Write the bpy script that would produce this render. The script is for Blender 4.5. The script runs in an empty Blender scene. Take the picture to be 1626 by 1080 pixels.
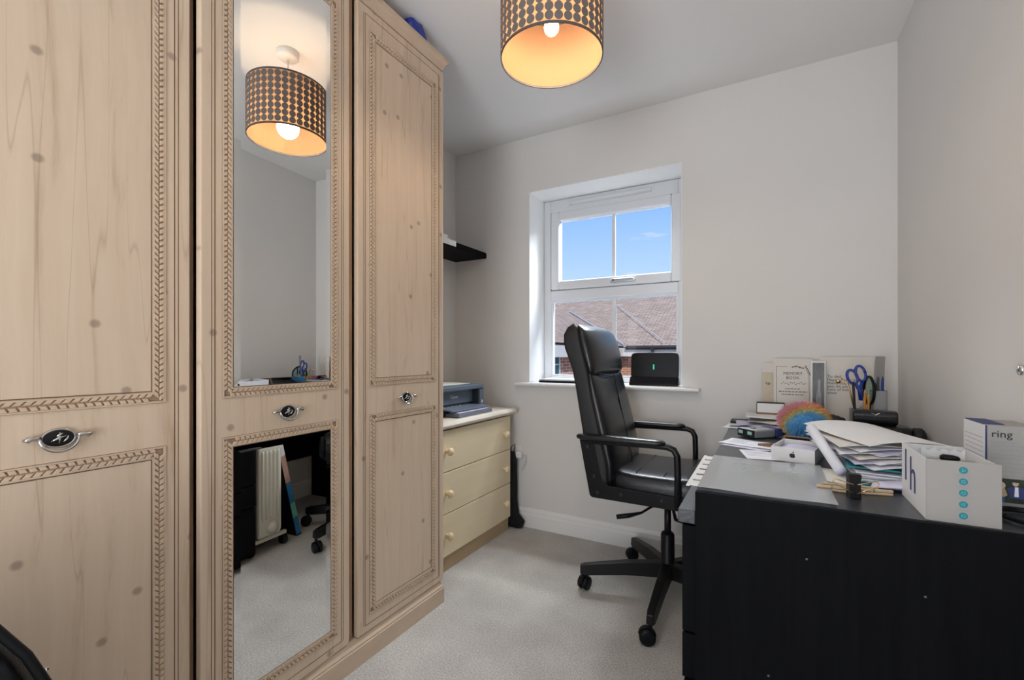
import bpy, bmesh, math, random
from mathutils import Vector, Matrix
random.seed(7)
S = bpy.context.scene
COL = S.collection
PI = math.pi
# ------------------------------------------------------------------ camera, sky, lights, exposure
F_PX = 722.7; HC = 1.061; YAW = math.radians(29.3)
cam = bpy.data.objects.new('camera', bpy.data.cameras.new('camera'))
COL.objects.link(cam)
cam.location = (0, 0, HC); cam.rotation_euler = (PI/2, 0, YAW)
cam.data.sensor_width = 36; cam.data.lens = 36*F_PX/1626
cam.data.shift_y = (563-540)/1626
cam.data.clip_start = 0.02
S.camera = cam
S.view_settings.view_transform = 'Standard'; S.view_settings.look = 'None'
S.view_settings.gamma = 1; S.view_settings.use_curve_mapping = False
S.view_settings.exposure = 0.0

W = bpy.data.worlds.new('sky'); S.world = W; W.use_nodes = True
nt = W.node_tree; nt.nodes.clear()
def wn(t, **k):
    n = nt.nodes.new(t)
    for a, b in k.items(): setattr(n, a, b)
    return n
wo = wn('ShaderNodeOutputWorld'); bg = wn('ShaderNodeBackground'); tc = wn('ShaderNodeTexCoord')
sep = wn('ShaderNodeSeparateXYZ'); rmp = wn('ShaderNodeValToRGB'); mp = wn('ShaderNodeMapping'); nz = wn('ShaderNodeTexNoise')
cr = wn('ShaderNodeValToRGB'); mx = wn('ShaderNodeMixRGB')
nt.links.new(tc.outputs['Generated'], sep.inputs[0]); nt.links.new(sep.outputs['Z'], rmp.inputs[0])
e = rmp.color_ramp.elements
e[0].position = 0.0; e[0].color = (.66, .82, 1.0, 1); e[1].position = .62; e[1].color = (.12, .30, .80, 1)
m_ = rmp.color_ramp.elements.new(.15); m_.color = (.52, .74, 1.0, 1)
m_ = rmp.color_ramp.elements.new(.33); m_.color = (.25, .50, .98, 1)
mp.inputs['Scale'].default_value = (3, 3, 16); mp.inputs['Location'].default_value = (.4, .2, .0)
nt.links.new(tc.outputs['Generated'], mp.inputs[0]); nt.links.new(mp.outputs[0], nz.inputs[0])
nz.inputs['Scale'].default_value = 1.6; nz.inputs['Detail'].default_value = 5
cr.color_ramp.elements[0].position = .60; cr.color_ramp.elements[1].position = .74
nt.links.new(nz.outputs[0], cr.inputs[0]); nt.links.new(cr.outputs[0], mx.inputs[0])
nt.links.new(rmp.outputs[0], mx.inputs[1]); mx.inputs[2].default_value = (.95, .92, .93, 1)
nt.links.new(mx.outputs[0], bg.inputs[0]); bg.inputs[1].default_value = 1.05
nt.links.new(bg.outputs[0], wo.inputs[0])

def light(name, typ, loc, rot, power, col=(1, 1, 1), **k):
    l = bpy.data.lights.new(name, typ); l.energy = power; l.color = col
    for a, b in k.items(): setattr(l, a, b)
    o = bpy.data.objects.new(name, l); COL.objects.link(o); o.location = loc; o.rotation_euler = rot
    return o
light('sun', 'SUN', (0, -5, 12), (math.radians(48), 0, math.radians(38)), 3.2, (1, .95, .88), angle=.01)
# added fill light in the rear doorway, tilted up to bounce off the ceiling
light('bounce_fill', 'AREA', (-.40, -1.44, 1.05), (math.radians(138), 0, 0), 43, (.97, .98, 1.0), shape='RECTANGLE', size=.84, size_y=1.9)
# added area light outside above the window, boosting its daylight
light('window_daylight_boost', 'AREA', (-.83, 3.25, 2.55), (math.radians(-58), 0, 0), 185, (.93, .97, 1.0), shape='RECTANGLE', size=1.3, size_y=.7)

# ------------------------------------------------------------------ materials
MATS = {}
class NB:
    def __init__(s, name):
        s.m = bpy.data.materials.new(name); s.m.use_nodes = True; s.t = s.m.node_tree
        s.b = s.t.nodes['Principled BSDF']; s.out = s.t.nodes['Material Output']
    def n(s, t, **k):
        n = s.t.nodes.new(t)
        for a, b in k.items():
            if a in n.inputs: n.inputs[a].default_value = b
            else: setattr(n, a, b)
        return n
    def l(s, a, b): s.t.links.new(a, b)
def rgb(h):
    c = [int(h[i:i+2], 16)/255 for i in (0, 2, 4)]
    return tuple(x/12.92 if x <= .04045 else ((x+.055)/1.055)**2.4 for x in c)+(1,)
def mat(name, col, rough=.5, metal=0, bump=0, bscale=200, var=0, vscale=8, spec=.5, stretch=(1, 1, 1), emit=0):
    if name in MATS: return MATS[name]
    nb = NB(name); b = nb.b
    if isinstance(col, str): col = rgb(col)
    if len(col) == 3: col = (*col, 1)
    b.inputs['Base Color'].default_value = col; b.inputs['Roughness'].default_value = rough
    b.inputs['Metallic'].default_value = metal; b.inputs['Specular IOR Level'].default_value = spec
    if emit:
        b.inputs['Emission Color'].default_value = col; b.inputs['Emission Strength'].default_value = emit
    if var or bump:
        tc = nb.n('ShaderNodeTexCoord'); mp = nb.n('ShaderNodeMapping'); mp.inputs['Scale'].default_value = stretch
        nb.l(tc.outputs['Object'], mp.inputs[0])
    if var:
        nz = nb.n('ShaderNodeTexNoise', Scale=vscale, Detail=6.0); nb.l(mp.outputs[0], nz.inputs[0])
        mr = nb.n('ShaderNodeMapRange'); mr.inputs[1].default_value = .3; mr.inputs[2].default_value = .7
        mr.inputs[3].default_value = 1-var; mr.inputs[4].default_value = 1+var*.5
        nb.l(nz.outputs[0], mr.inputs[0])
        mu = nb.n('ShaderNodeMixRGB', blend_type='MULTIPLY'); mu.inputs[0].default_value = 1; mu.inputs[1].default_value = col
        nb.l(mr.outputs[0], mu.inputs[2]); nb.l(mu.outputs[0], b.inputs['Base Color'])
    if bump:
        n2 = nb.n('ShaderNodeTexNoise', Scale=bscale, Detail=3.0); nb.l(mp.outputs[0], n2.inputs[0])
        bp = nb.n('ShaderNodeBump', Strength=bump, Distance=.002); nb.l(n2.outputs[0], bp.inputs['Height']); nb.l(bp.outputs[0], b.inputs['Normal'])
    MATS[name] = nb.m
    return nb.m

mat('wall_paint', (.76, .745, .725), .75, bump=.08, bscale=160, var=.02, vscale=2)
mat('ceiling_paint', (.84, .83, .82), .8, bump=.05, bscale=120)
mat('skirting_paint', (.86, .86, .85), .35)
mat('upvc', (.72, .745, .78), .3)
mat('upvc_dark_seal', (.05, .05, .055), .6)  # dark seal strip round the sash
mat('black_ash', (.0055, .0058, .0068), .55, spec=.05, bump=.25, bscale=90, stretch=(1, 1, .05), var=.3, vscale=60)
mat('black_ash_top_sheen', (.030, .034, .043), .32, spec=.8, bump=.3, bscale=120, stretch=(1, .06, 1), var=.35, vscale=60)  # tops lighter and bluish, window sheen put into the base colour
mat('leather', (.0055, .006, .008), .28, bump=.35, bscale=260)
mat('leather_matte', (.008, .008, .0095), .6, bump=.2, bscale=260)
mat('black_plastic', (.006, .0065, .008), .4, spec=.2)
mat('black_metal', (.005, .005, .006), .42, spec=.35)
mat('black_cloth', (.006, .006, .007), .9, bump=.4, bscale=90)
mat('chrome', (.72, .72, .72), .12, 1)
mat('antique_silver', (.55, .54, .52), .22, 1)
mat('antique_black', (.012, .012, .012), .4, .4)
mat('mirror_silver', (.86, .875, .87), .0, 1)
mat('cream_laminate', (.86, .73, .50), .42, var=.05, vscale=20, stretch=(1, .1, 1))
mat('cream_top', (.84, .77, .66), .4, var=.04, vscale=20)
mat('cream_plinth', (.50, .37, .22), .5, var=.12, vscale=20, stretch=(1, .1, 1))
mat('cream_knob', (.88, .73, .48), .35)
mat('white_paper', (.80, .81, .87), .7)
mat('warm_paper', (.74, .71, .65), .7)
mat('grey_print', (.33, .34, .37), .7)
mat('lilac_paper', (.66, .64, .80), .7)
mat('tan_card', (.66, .58, .45), .7, var=.06, vscale=30)
mat('ink', (.02, .02, .025), .6)
mat('navy_ink', (.03, .04, .16), .6)
mat('teal', (.01, .24, .28), .5)
mat('teal_light', (.22, .62, .62), .6)
mat('white_card', (.80, .80, .80), .55)
mat('grey_and_shade_card', (.37, .355, .335), .6)  # grey carton colour; also shade painted on the white box's front
mat('white_plastic', (.82, .82, .80), .35)
mat('silver_plastic', (.45, .46, .48), .35, .6)
mat('blue_plastic', (.012, .035, .32), .35)
mat('scissor_blue', (.01, .035, .28), .35)
mat('scissor_grey', (.42, .42, .42), .5)
mat('steel', (.5, .5, .5), .28, 1)
mat('gold_metal', (.72, .52, .28), .3, 1)
mat('pencil_orange', (.65, .27, .03), .5)
mat('peg_wood', (.62, .47, .30), .6, var=.12, vscale=60)
mat('printer_body', (.030, .042, .058), .38)
mat('printer_grey', (.10, .135, .18), .4)
mat('printer_tray', (.16, .19, .24), .35)
mat('pot_grey', (.34, .34, .34), .45)
mat('red_plastic', (.16, .015, .012), .3)
mat('grey_fluff', (.05, .045, .043), .95, bump=.8, bscale=60, var=.5, vscale=40)
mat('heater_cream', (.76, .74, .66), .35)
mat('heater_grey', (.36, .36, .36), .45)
mat('brown_leather', (.24, .12, .055), .5)
mat('green_led', (.02, .5, .28), .4, emit=.5)
mat('display_green', (.45, .75, .66), .3)
mat('flex_white', (.7, .7, .68), .4)
mat('book_blue', (.03, .20, .48), .4, var=.15, vscale=25)
mat('book_green', (.13, .50, .38), .4, var=.15, vscale=25)
mat('book_pink', (.55, .33, .27), .5, var=.25, vscale=16)
mat('skin_print', (.58, .40, .30), .6)
mat('hair_print', (.62, .47, .30), .6)
mat('jacket_tan', (.42, .31, .22), .6)
mat('jeans_print', (.05, .10, .26), .6)
mat('leaf_print', (.02, .045, .02), .6, var=.6, vscale=120)
mat('photo_dark', (.055, .055, .055), .35, var=.6, vscale=60, stretch=(1, 1, .4))
mat('photo_light', (.24, .24, .24), .35, var=.3, vscale=60)
mat('fascia_white', (.66, .63, .60), .6)
mat('gutter', (.03, .025, .025), .5)
mat('lead', (.48, .46, .46), .6)
mat('outside_glass', (.02, .10, .13), .1)
mat('tarmac', (.42, .41, .39), .9, var=.2, vscale=2)
mat('hedge', (.05, .09, .02), .9, var=.5, vscale=6, bump=.8, bscale=20)

def pine():
    nb = NB('pine'); b = nb.b
    tc = nb.n('ShaderNodeTexCoord'); oi = nb.n('ShaderNodeObjectInfo')
    add = nb.n('ShaderNodeVectorMath', operation='ADD'); nb.l(tc.outputs['Object'], add.inputs[0])
    sc = nb.n('ShaderNodeVectorMath', operation='SCALE'); sc.inputs[0].default_value = (0, 3.1, 1.7); nb.l(oi.outputs['Random'], sc.inputs['Scale'])
    nb.l(sc.outputs[0], add.inputs[1])
    # knots
    sp3 = nb.n('ShaderNodeSeparateXYZ'); nb.l(add.outputs[0], sp3.inputs[0]); cb3 = nb.n('ShaderNodeCombineXYZ')
    nb.l(sp3.outputs[1], cb3.inputs[0]); nb.l(sp3.outputs[2], cb3.inputs[1])
    mk = nb.n('ShaderNodeMapping'); mk.inputs['Scale'].default_value = (4.6, 4.9, 1); nb.l(cb3.outputs[0], mk.inputs[0])
    vo = nb.n('ShaderNodeTexVoronoi', Scale=1.0, voronoi_dimensions='2D'); vo.inputs['Randomness'].default_value = 1.0; nb.l(mk.outputs[0], vo.inputs[0])
    kr = nb.n('ShaderNodeValToRGB'); nb.l(vo.outputs['Distance'], kr.inputs[0])
    kr.color_ramp.elements[0].position = .028; kr.color_ramp.elements[0].color = (.55, .55, .55, 1)
    kr.color_ramp.elements[1].position = .055; kr.color_ramp.elements[1].color = (0, 0, 0, 1)
    # grain: distorted around knots
    mg = nb.n('ShaderNodeMapping'); mg.inputs['Scale'].default_value = (1, 34, 1.1); nb.l(add.outputs[0], mg.inputs[0])
    sw = nb.n('ShaderNodeTexNoise', Scale=2.4, Detail=2.0); nb.l(add.outputs[0], sw.inputs[0])
    sm = nb.n('ShaderNodeVectorMath', operation='SCALE'); nb.l(sw.outputs['Color'], sm.inputs[0]); sm.inputs['Scale'].default_value = 2.2
    ad2 = nb.n('ShaderNodeVectorMath', operation='ADD'); nb.l(mg.outputs[0], ad2.inputs[0]); nb.l(sm.outputs[0], ad2.inputs[1])
    g = nb.n('ShaderNodeTexNoise', Scale=1.0, Detail=7.0); g.inputs['Roughness'].default_value = .62; nb.l(ad2.outputs[0], g.inputs[0])
    gr = nb.n('ShaderNodeValToRGB'); nb.l(g.outputs[0], gr.inputs[0])
    el = gr.color_ramp.elements
    el[0].position = .28; el[0].color = (.50, .365, .25, 1); el[1].position = .72; el[1].color = (.66, .525, .395, 1)
    x = el.new(.42); x.color = (.61, .475, .35, 1)
    # long dark grain streaks
    ms = nb.n('ShaderNodeMapping'); ms.inputs['Scale'].default_value = (1, 15, .45); nb.l(add.outputs[0], ms.inputs[0])
    st = nb.n('ShaderNodeTexNoise', Scale=1.3, Detail=1.0); nb.l(ms.outputs[0], st.inputs[0])
    sr = nb.n('ShaderNodeValToRGB'); nb.l(st.outputs[0], sr.inputs[0])
    sr.color_ramp.elements[0].position = .495; sr.color_ramp.elements[0].color = (0, 0, 0, 1)
    sr.color_ramp.elements[1].position = .505; sr.color_ramp.elements[1].color = (0, 0, 0, 1)
    q = sr.color_ramp.elements.new(.50); q.color = (.30, .30, .30, 1)
    m1 = nb.n('ShaderNodeMixRGB'); nb.l(sr.outputs[0], m1.inputs[0]); nb.l(gr.outputs[0], m1.inputs[1]); m1.inputs[2].default_value = (.22, .13, .08, 1)
    m2 = nb.n('ShaderNodeMixRGB'); nb.l(kr.outputs[0], m2.inputs[0]); nb.l(m1.outputs[0], m2.inputs[1]); m2.inputs[2].default_value = (.17, .115, .085, 1)
    nb.l(m2.outputs[0], b.inputs['Base Color']); b.inputs['Roughness'].default_value = .5
    bp = nb.n('ShaderNodeBump', Strength=.06, Distance=.002); nb.l(g.outputs[0], bp.inputs['Height']); nb.l(bp.outputs[0], b.inputs['Normal'])
    MATS['pine'] = nb.m
pine()
mat('pine_plain', (.60, .46, .335), .5, var=.12, vscale=6, stretch=(1, 1, 3))
mat('pine_edge', (.40, .25, .15), .6, var=.25, vscale=40, stretch=(1, 1, .2))
mat('rope_bed', (.33, .215, .135), .7)
mat('groove_stain', (.14, .075, .04), .7)
def carpet():
    nb = NB('carpet'); tc = nb.n('ShaderNodeTexCoord')
    n1 = nb.n('ShaderNodeTexNoise', Scale=170.0, Detail=4.0); n2 = nb.n('ShaderNodeTexNoise', Scale=5.0, Detail=4.0)
    nb.l(tc.outputs['Object'], n1.inputs[0]); nb.l(tc.outputs['Object'], n2.inputs[0])
    r = nb.n('ShaderNodeValToRGB'); nb.l(n1.outputs[0], r.inputs[0])
    r.color_ramp.elements[0].position = .3; r.color_ramp.elements[0].color = (.42, .40, .375, 1)
    r.color_ramp.elements[1].position = .7; r.color_ramp.elements[1].color = (.70, .68, .65, 1)
    mr = nb.n('ShaderNodeMapRange'); mr.inputs[1].default_value = .3; mr.inputs[2].default_value = .7; mr.inputs[3].default_value = .86; mr.inputs[4].default_value = 1.06
    nb.l(n2.outputs[0], mr.inputs[0])
    mu = nb.n('ShaderNodeMixRGB', blend_type='MULTIPLY'); mu.inputs[0].default_value = 1; nb.l(r.outputs[0], mu.inputs[1]); nb.l(mr.outputs[0], mu.inputs[2])
    nb.l(mu.outputs[0], nb.b.inputs['Base Color']); nb.b.inputs['Roughness'].default_value = 1; nb.b.inputs['Specular IOR Level'].default_value = .1
    bp = nb.n('ShaderNodeBump', Strength=.7, Distance=.006); nb.l(n1.outputs[0], bp.inputs['Height']); nb.l(bp.outputs[0], nb.b.inputs['Normal'])
    MATS['carpet'] = nb.m
carpet()
def clear(name, tint, base, rough=.02, haze=0):
    nb = NB(name); t = nb.n('ShaderNodeBsdfTransparent'); t.inputs[0].default_value = (*tint, 1)
    g = nb.n('ShaderNodeBsdfGlossy', Roughness=rough); lw = nb.n('ShaderNodeLayerWeight'); lw.inputs[0].default_value = .5
    pw = nb.n('ShaderNodeMath', operation='POWER'); nb.l(lw.outputs['Facing'], pw.inputs[0]); pw.inputs[1].default_value = 4
    ma = nb.n('ShaderNodeMath', operation='MULTIPLY_ADD'); nb.l(pw.outputs[0], ma.inputs[0]); ma.inputs[1].default_value = .6; ma.inputs[2].default_value = base
    mix = nb.n('ShaderNodeMixShader'); nb.l(ma.outputs[0], mix.inputs[0]); last = t.outputs[0]
    if haze:
        d = nb.n('ShaderNodeBsdfDiffuse'); d.inputs[0].default_value = (.8, .83, .86, 1); m0 = nb.n('ShaderNodeMixShader'); m0.inputs[0].default_value = haze
        nb.l(t.outputs[0], m0.inputs[1]); nb.l(d.outputs[0], m0.inputs[2]); last = m0.outputs[0]
    nb.l(last, mix.inputs[1]); nb.l(g.outputs[0], mix.inputs[2]); nb.l(mix.outputs[0], nb.out.inputs[0])
    MATS[name] = nb.m
clear('window_glass', (.98, .985, .985), .004)
clear('lens_glass', (.72, .86, .80), .05)
clear('sleeve_plastic', (.86, .89, .91), .10, .12, .38)
clear('tube_plastic', (.85, .85, .9), .08, .12, .1)
def roof_tiles(name, c1, c2, mortar, sx, sz, bmp=.6):
    nb = NB(name); tc = nb.n('ShaderNodeTexCoord'); br = nb.n('ShaderNodeTexBrick', Scale=1.0)
    mp = nb.n('ShaderNodeMapping'); mp.inputs['Scale'].default_value = (sx, sz, 1)
    nb.l(tc.outputs['UV'], mp.inputs[0]); nb.l(mp.outputs[0], br.inputs[0])
    br.inputs['Color1'].default_value = (*c1, 1); br.inputs['Color2'].default_value = (*c2, 1); br.inputs['Mortar'].default_value = (*mortar, 1)
    br.inputs['Mortar Size'].default_value = .05; br.inputs['Brick Width'].default_value = .8; br.inputs['Row Height'].default_value = .4
    nz = nb.n('ShaderNodeTexNoise', Scale=3.0, Detail=6.0); nb.l(tc.outputs['Object'], nz.inputs[0])
    mr = nb.n('ShaderNodeMapRange'); mr.inputs[3].default_value = .6; mr.inputs[4].default_value = 1.35; nb.l(nz.outputs[0], mr.inputs[0])
    mu = nb.n('ShaderNodeMixRGB', blend_type='MULTIPLY'); mu.inputs[0].default_value = 1; nb.l(br.outputs[0], mu.inputs[1]); nb.l(mr.outputs[0], mu.inputs[2])
    nb.l(mu.outputs[0], nb.b.inputs['Base Color']); nb.b.inputs['Roughness'].default_value = .9
    bp = nb.n('ShaderNodeBump', Strength=bmp, Distance=.03); nb.l(br.outputs['Fac'], bp.inputs['Height']); bp.invert = True; nb.l(bp.outputs[0], nb.b.inputs['Normal'])
    MATS[name] = nb.m
roof_tiles('roof_tile', (.47, .345, .255), (.58, .44, .335), (.30, .215, .16), 3.0, 2.6)
roof_tiles('house_brick', (.42, .13, .07), (.55, .22, .12), (.55, .50, .45), 3.6, 5.2, .2)
def shade_mats():
    nb = NB('shade_fabric'); nb.t.nodes.remove(nb.b)
    d = nb.n('ShaderNodeBsdfDiffuse'); d.inputs[0].default_value = (.47, .285, .175, 1)
    t = nb.n('ShaderNodeBsdfTranslucent'); t.inputs[0].default_value = (.92, .72, .52, 1)
    mx = nb.n('ShaderNodeMixShader'); mx.inputs[0].default_value = .5
    nb.l(d.outputs[0], mx.inputs[1]); nb.l(t.outputs[0], mx.inputs[2]); nb.l(mx.outputs[0], nb.out.inputs[0])
    MATS['shade_fabric'] = nb.m
shade_mats()
mat('shade_disc', (.15, .135, .13), .75, bump=.3, bscale=300)
mat('shade_trim', (.10, .085, .08), .7)
mat('bulb_glow', (1, .86, .62), .5, emit=4.5)
def fur():
    nb = NB('rainbow_fur'); tc = nb.n('ShaderNodeTexCoord')
    vm = nb.n('ShaderNodeVectorMath', operation='DISTANCE'); nb.l(tc.outputs['Object'], vm.inputs[0]); vm.inputs[1].default_value = (.018, -.085, -.045)
    nz = nb.n('ShaderNodeTexNoise', Scale=60.0); nb.l(tc.outputs['Object'], nz.inputs[0])
    ma = nb.n('ShaderNodeMath', operation='MULTIPLY_ADD'); nb.l(nz.outputs[0], ma.inputs[0]); ma.inputs[1].default_value = .03; nb.l(vm.outputs['Value'], ma.inputs[2])
    r = nb.n('ShaderNodeValToRGB'); nb.l(ma.outputs[0], r.inputs[0]); el = r.color_ramp.elements
    el[0].position = .0; el[0].color = (.10, .45, .90, 1); el[1].position = .139; el[1].color = (.80, .30, .16, 1)
    for p, c in ((.088, (.20, .58, .92, 1)), (.100, (.30, .58, .72, 1)), (.110, (.80, .66, .30, 1)), (.125, (.82, .52, .16, 1))):
        x = el.new(p); x.color = c
    sx = nb.n('ShaderNodeSeparateXYZ'); nb.l(tc.outputs['Object'], sx.inputs[0])
    fx = nb.n('ShaderNodeMapRange'); fx.inputs[1].default_value = .05; fx.inputs[2].default_value = -.01; nb.l(sx.outputs[0], fx.inputs[0])
    fd = nb.n('ShaderNodeMapRange'); fd.inputs[1].default_value = .120; fd.inputs[2].default_value = .138; nb.l(ma.outputs[0], fd.inputs[0])
    fm = nb.n('ShaderNodeMath', operation='MULTIPLY'); nb.l(fx.outputs[0], fm.inputs[0]); nb.l(fd.outputs[0], fm.inputs[1])
    mp_ = nb.n('ShaderNodeMixRGB'); nb.l(fm.outputs[0], mp_.inputs[0]); nb.l(r.outputs[0], mp_.inputs[1]); mp_.inputs[2].default_value = (.80, .40, .46, 1)
    r = mp_
    nb.l(r.outputs[0], nb.b.inputs['Base Color']); nb.b.inputs['Roughness'].default_value = .7
    MATS['rainbow_fur'] = nb.m
fur()

# ------------------------------------------------------------------ helpers
def mlist(m): return [MATS[x] for x in (m if isinstance(m, (list, tuple)) else [m])]
def obj(name, bm, m, parent=None, smooth=False, loc=None, rot=None, bevel=0):
    me = bpy.data.meshes.new(name)
    if isinstance(bm, tuple): me.from_pydata(*bm)
    else:
        bmesh.ops.recalc_face_normals(bm, faces=bm.faces); bm.to_mesh(me); bm.free()
    for x in mlist(m): me.materials.append(x)
    if smooth:
        for p in me.polygons: p.use_smooth = True
    o = bpy.data.objects.new(name, me); COL.objects.link(o)
    if parent: o.parent = parent
    if loc: o.location = loc
    if rot: o.rotation_euler = rot
    if bevel:
        md = o.modifiers.new('bevel', 'BEVEL'); md.width = bevel; md.segments = 2; md.limit_method = 'ANGLE'
        for p in me.polygons: p.use_smooth = False
    return o
def tag(o, label, cat, group=None, kind=None):
    o['label'] = label; o['category'] = cat
    if group: o['group'] = group
    if kind: o['kind'] = kind
    return o
def struct(o, label=None):
    o['kind'] = 'structure'
    if label: o['label'] = label
    return o
def thing(name, label, cat, loc=(0, 0, 0), rz=0, group=None):
    o = bpy.data.objects.new(name, None); COL.objects.link(o); o.empty_display_size = .05
    o.location = loc; o.rotation_euler = (0, 0, rz)
    return tag(o, label, cat, group)
def dup(root, loc, rz=None, label=None):
    r = root.copy(); COL.objects.link(r); r.location = loc
    if rz is not None: r.rotation_euler[2] = rz
    if label: r['label'] = label
    for ch in list(root.children):
        c = ch.copy(); COL.objects.link(c); c.parent = r
        for g in ch.children:
            d = g.copy(); COL.objects.link(d); d.parent = c
    return r
def B(*boxes, mi=0):
    bm = bmesh.new()
    for b in boxes: box(bm, *b, mi=mi)
    return bm
def box(bm, x0, x1, y0, y1, z0, z1, mi=0, M=None):
    vs = [Vector((x, y, z)) for x in (x0, x1) for y in (y0, y1) for z in (z0, z1)]
    if M: vs = [M @ v for v in vs]
    v = [bm.verts.new(p) for p in vs]
    for f in ((0, 1, 3, 2), (4, 6, 7, 5), (0, 4, 5, 1), (2, 3, 7, 6), (0, 2, 6, 4), (1, 5, 7, 3)):
        bm.faces.new([v[i] for i in f]).material_index = mi
def tube(bm, pts, r, n=10, mi=0, caps=True):
    pts = [Vector(p) for p in pts]; rs = r if isinstance(r, (list, tuple)) else [r]*len(pts)
    rings = []; up = None
    for i, p in enumerate(pts):
        d = (pts[min(i+1, len(pts)-1)]-pts[max(i-1, 0)]).normalized()
        if up is None: up = d.orthogonal().normalized()
        else: up = (up-d*up.dot(d)).normalized()
        s = d.cross(up)
        rings.append([bm.verts.new(p+rs[i]*(math.cos(2*PI*k/n)*up+math.sin(2*PI*k/n)*s)) for k in range(n)])
    for a, b in zip(rings, rings[1:]):
        for k in range(n): bm.faces.new((a[k], a[(k+1) % n], b[(k+1) % n], b[k])).material_index = mi
    if caps:
        bm.faces.new(rings[0][::-1]).material_index = mi; bm.faces.new(rings[-1]).material_index = mi
    return bm
def T(pts, r, n=10): return tube(bmesh.new(), pts, r, n)
def lathe(bm, prof, n=24, M=None, mi=0, close=True):
    rings = []
    for r, z in prof:
        ring = []
        for k in range(n):
            v = Vector((r*math.cos(2*PI*k/n), r*math.sin(2*PI*k/n), z)); ring.append(bm.verts.new(M @ v if M else v))
        rings.append(ring)
    for a, b in zip(rings, rings[1:]):
        for k in range(n): bm.faces.new((a[k], a[(k+1) % n], b[(k+1) % n], b[k])).material_index = mi
    if close:
        bm.faces.new(rings[0][::-1]).material_index = mi; bm.faces.new(rings[-1]).material_index = mi
    return bm
def loft(bm, rings, mi=0, caps=True):
    R = [[bm.verts.new(p) for p in r] for r in rings]; n = len(R[0])
    for a, b in zip(R, R[1:]):
        for k in range(n): bm.faces.new((a[k], a[(k+1) % n], b[(k+1) % n], b[k])).material_index = mi
    if caps: bm.faces.new(R[0][::-1]).material_index = mi; bm.faces.new(R[-1]).material_index = mi
    return bm
def sup(a, b, n, N=28):
    out = []
    for k in range(N):
        t = 2*PI*(k+.5)/N; c, s = math.cos(t), math.sin(t)
        out.append((a*math.copysign(abs(c)**(2/n), c), b*math.copysign(abs(s)**(2/n), s)))
    return out
def prism(bm, poly, axis, a, b, mi=0):
    """extrude a 2D polygon between a and b along axis (0 x: poly=(y,z); 1 y: poly=(x,z); 2 z: poly=(x,y))"""
    def P(p, t): return {0: (t, p[0], p[1]), 1: (p[0], t, p[1]), 2: (p[0], p[1], t)}[axis]
    lo = [bm.verts.new(P(p, a)) for p in poly]; hi = [bm.verts.new(P(p, b)) for p in poly]; n = len(poly)
    for k in range(n): bm.faces.new((lo[k], lo[(k+1) % n], hi[(k+1) % n], hi[k])).material_index = mi
    bm.faces.new(lo[::-1]).material_index = mi; bm.faces.new(hi).material_index = mi
    return bm
def text(name, body, size, m, parent, M, align='LEFT', ext=.0002, spacing=1.0):
    cu = bpy.data.curves.new(name, 'FONT'); cu.body = body; cu.size = size; cu.align_x = align; cu.extrude = ext; cu.resolution_u = 2
    cu.space_line = spacing
    tmp = bpy.data.objects.new('tmp', cu); COL.objects.link(tmp)
    me = bpy.data.meshes.new_from_object(tmp); bpy.data.objects.remove(tmp); bpy.data.curves.remove(cu)
    me.transform(M); me.materials.clear(); me.materials.append(MATS[m]); me.name = name
    o = bpy.data.objects.new(name, me); COL.objects.link(o)
    if parent: o.parent = parent
    return o
# text planes: facing -y (reads along +x), facing +x (reads along +y), facing -x (reads along -y)
FACE_MY = Matrix.Rotation(PI/2, 4, 'X')
FACE_PX = Matrix.Rotation(PI/2, 4, 'Z') @ FACE_MY
FACE_MX = Matrix.Rotation(-PI/2, 4, 'Z') @ FACE_MY
def TR(x, y, z): return Matrix.Translation((x, y, z))

# ------------------------------------------------------------------ room
XL, XR, YB, YR, H = -1.84, .485, 2.50, -1.50, 2.40
OX0, OX1, OZ0, OZ1, YF = -1.283, -.388, .893, 2.063, 2.71
struct(obj('floor', B((XL-.1, XR+.1, YR-.1, YB+.1, -.06, 0)), 'carpet'), 'grey beige cut pile carpet')
struct(obj('ceiling', B((XL-.1, XR+.1, YR-.1, YB+.3, H, H+.1)), 'ceiling_paint'), 'plain white ceiling')
struct(obj('wall_left', B((XL-.1, XL, YR-.1, YB+.1, 0, H)), 'wall_paint'))
struct(obj('wall_right', B((XR, XR+.1, YR-.1, YB+.1, 0, H)), 'wall_paint'))
struct(obj('wall_back', B((XL, OX0, YB, YB+.3, 0, H), (OX1, XR, YB, YB+.3, 0, H), (OX0, OX1, YB, YB+.3, 0, OZ0-.025), (OX0, OX1, YB, YB+.3, OZ1, H)), 'wall_paint'), 'off-white wall with the window')
struct(obj('wall_rear', B((XL, -.84, YR-.1, YR, 0, H), (.04, XR, YR-.1, YR, 0, H), (-.84, .04, YR-.1, YR, 2.02, H)), 'wall_paint'))
def skirt(name, axis, a, b, at, sgn):
    prof = [(0, 0), (.016, 0), (.016, .075), (.013, .085), (.013, .098), (.006, .112), (0, .115)]
    struct(obj(name, prism(bmesh.new(), [(at+sgn*p[0], p[1]) for p in prof], axis, a, b), 'skirting_paint'))
skirt('baseboard_back', 0, XL+.017, XR-.017, YB, -1)
skirt('baseboard_right', 1, YR, YB-.017, XR, -1)
skirt('baseboard_left', 1, YR, YB-.017, XL, 1)
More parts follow.
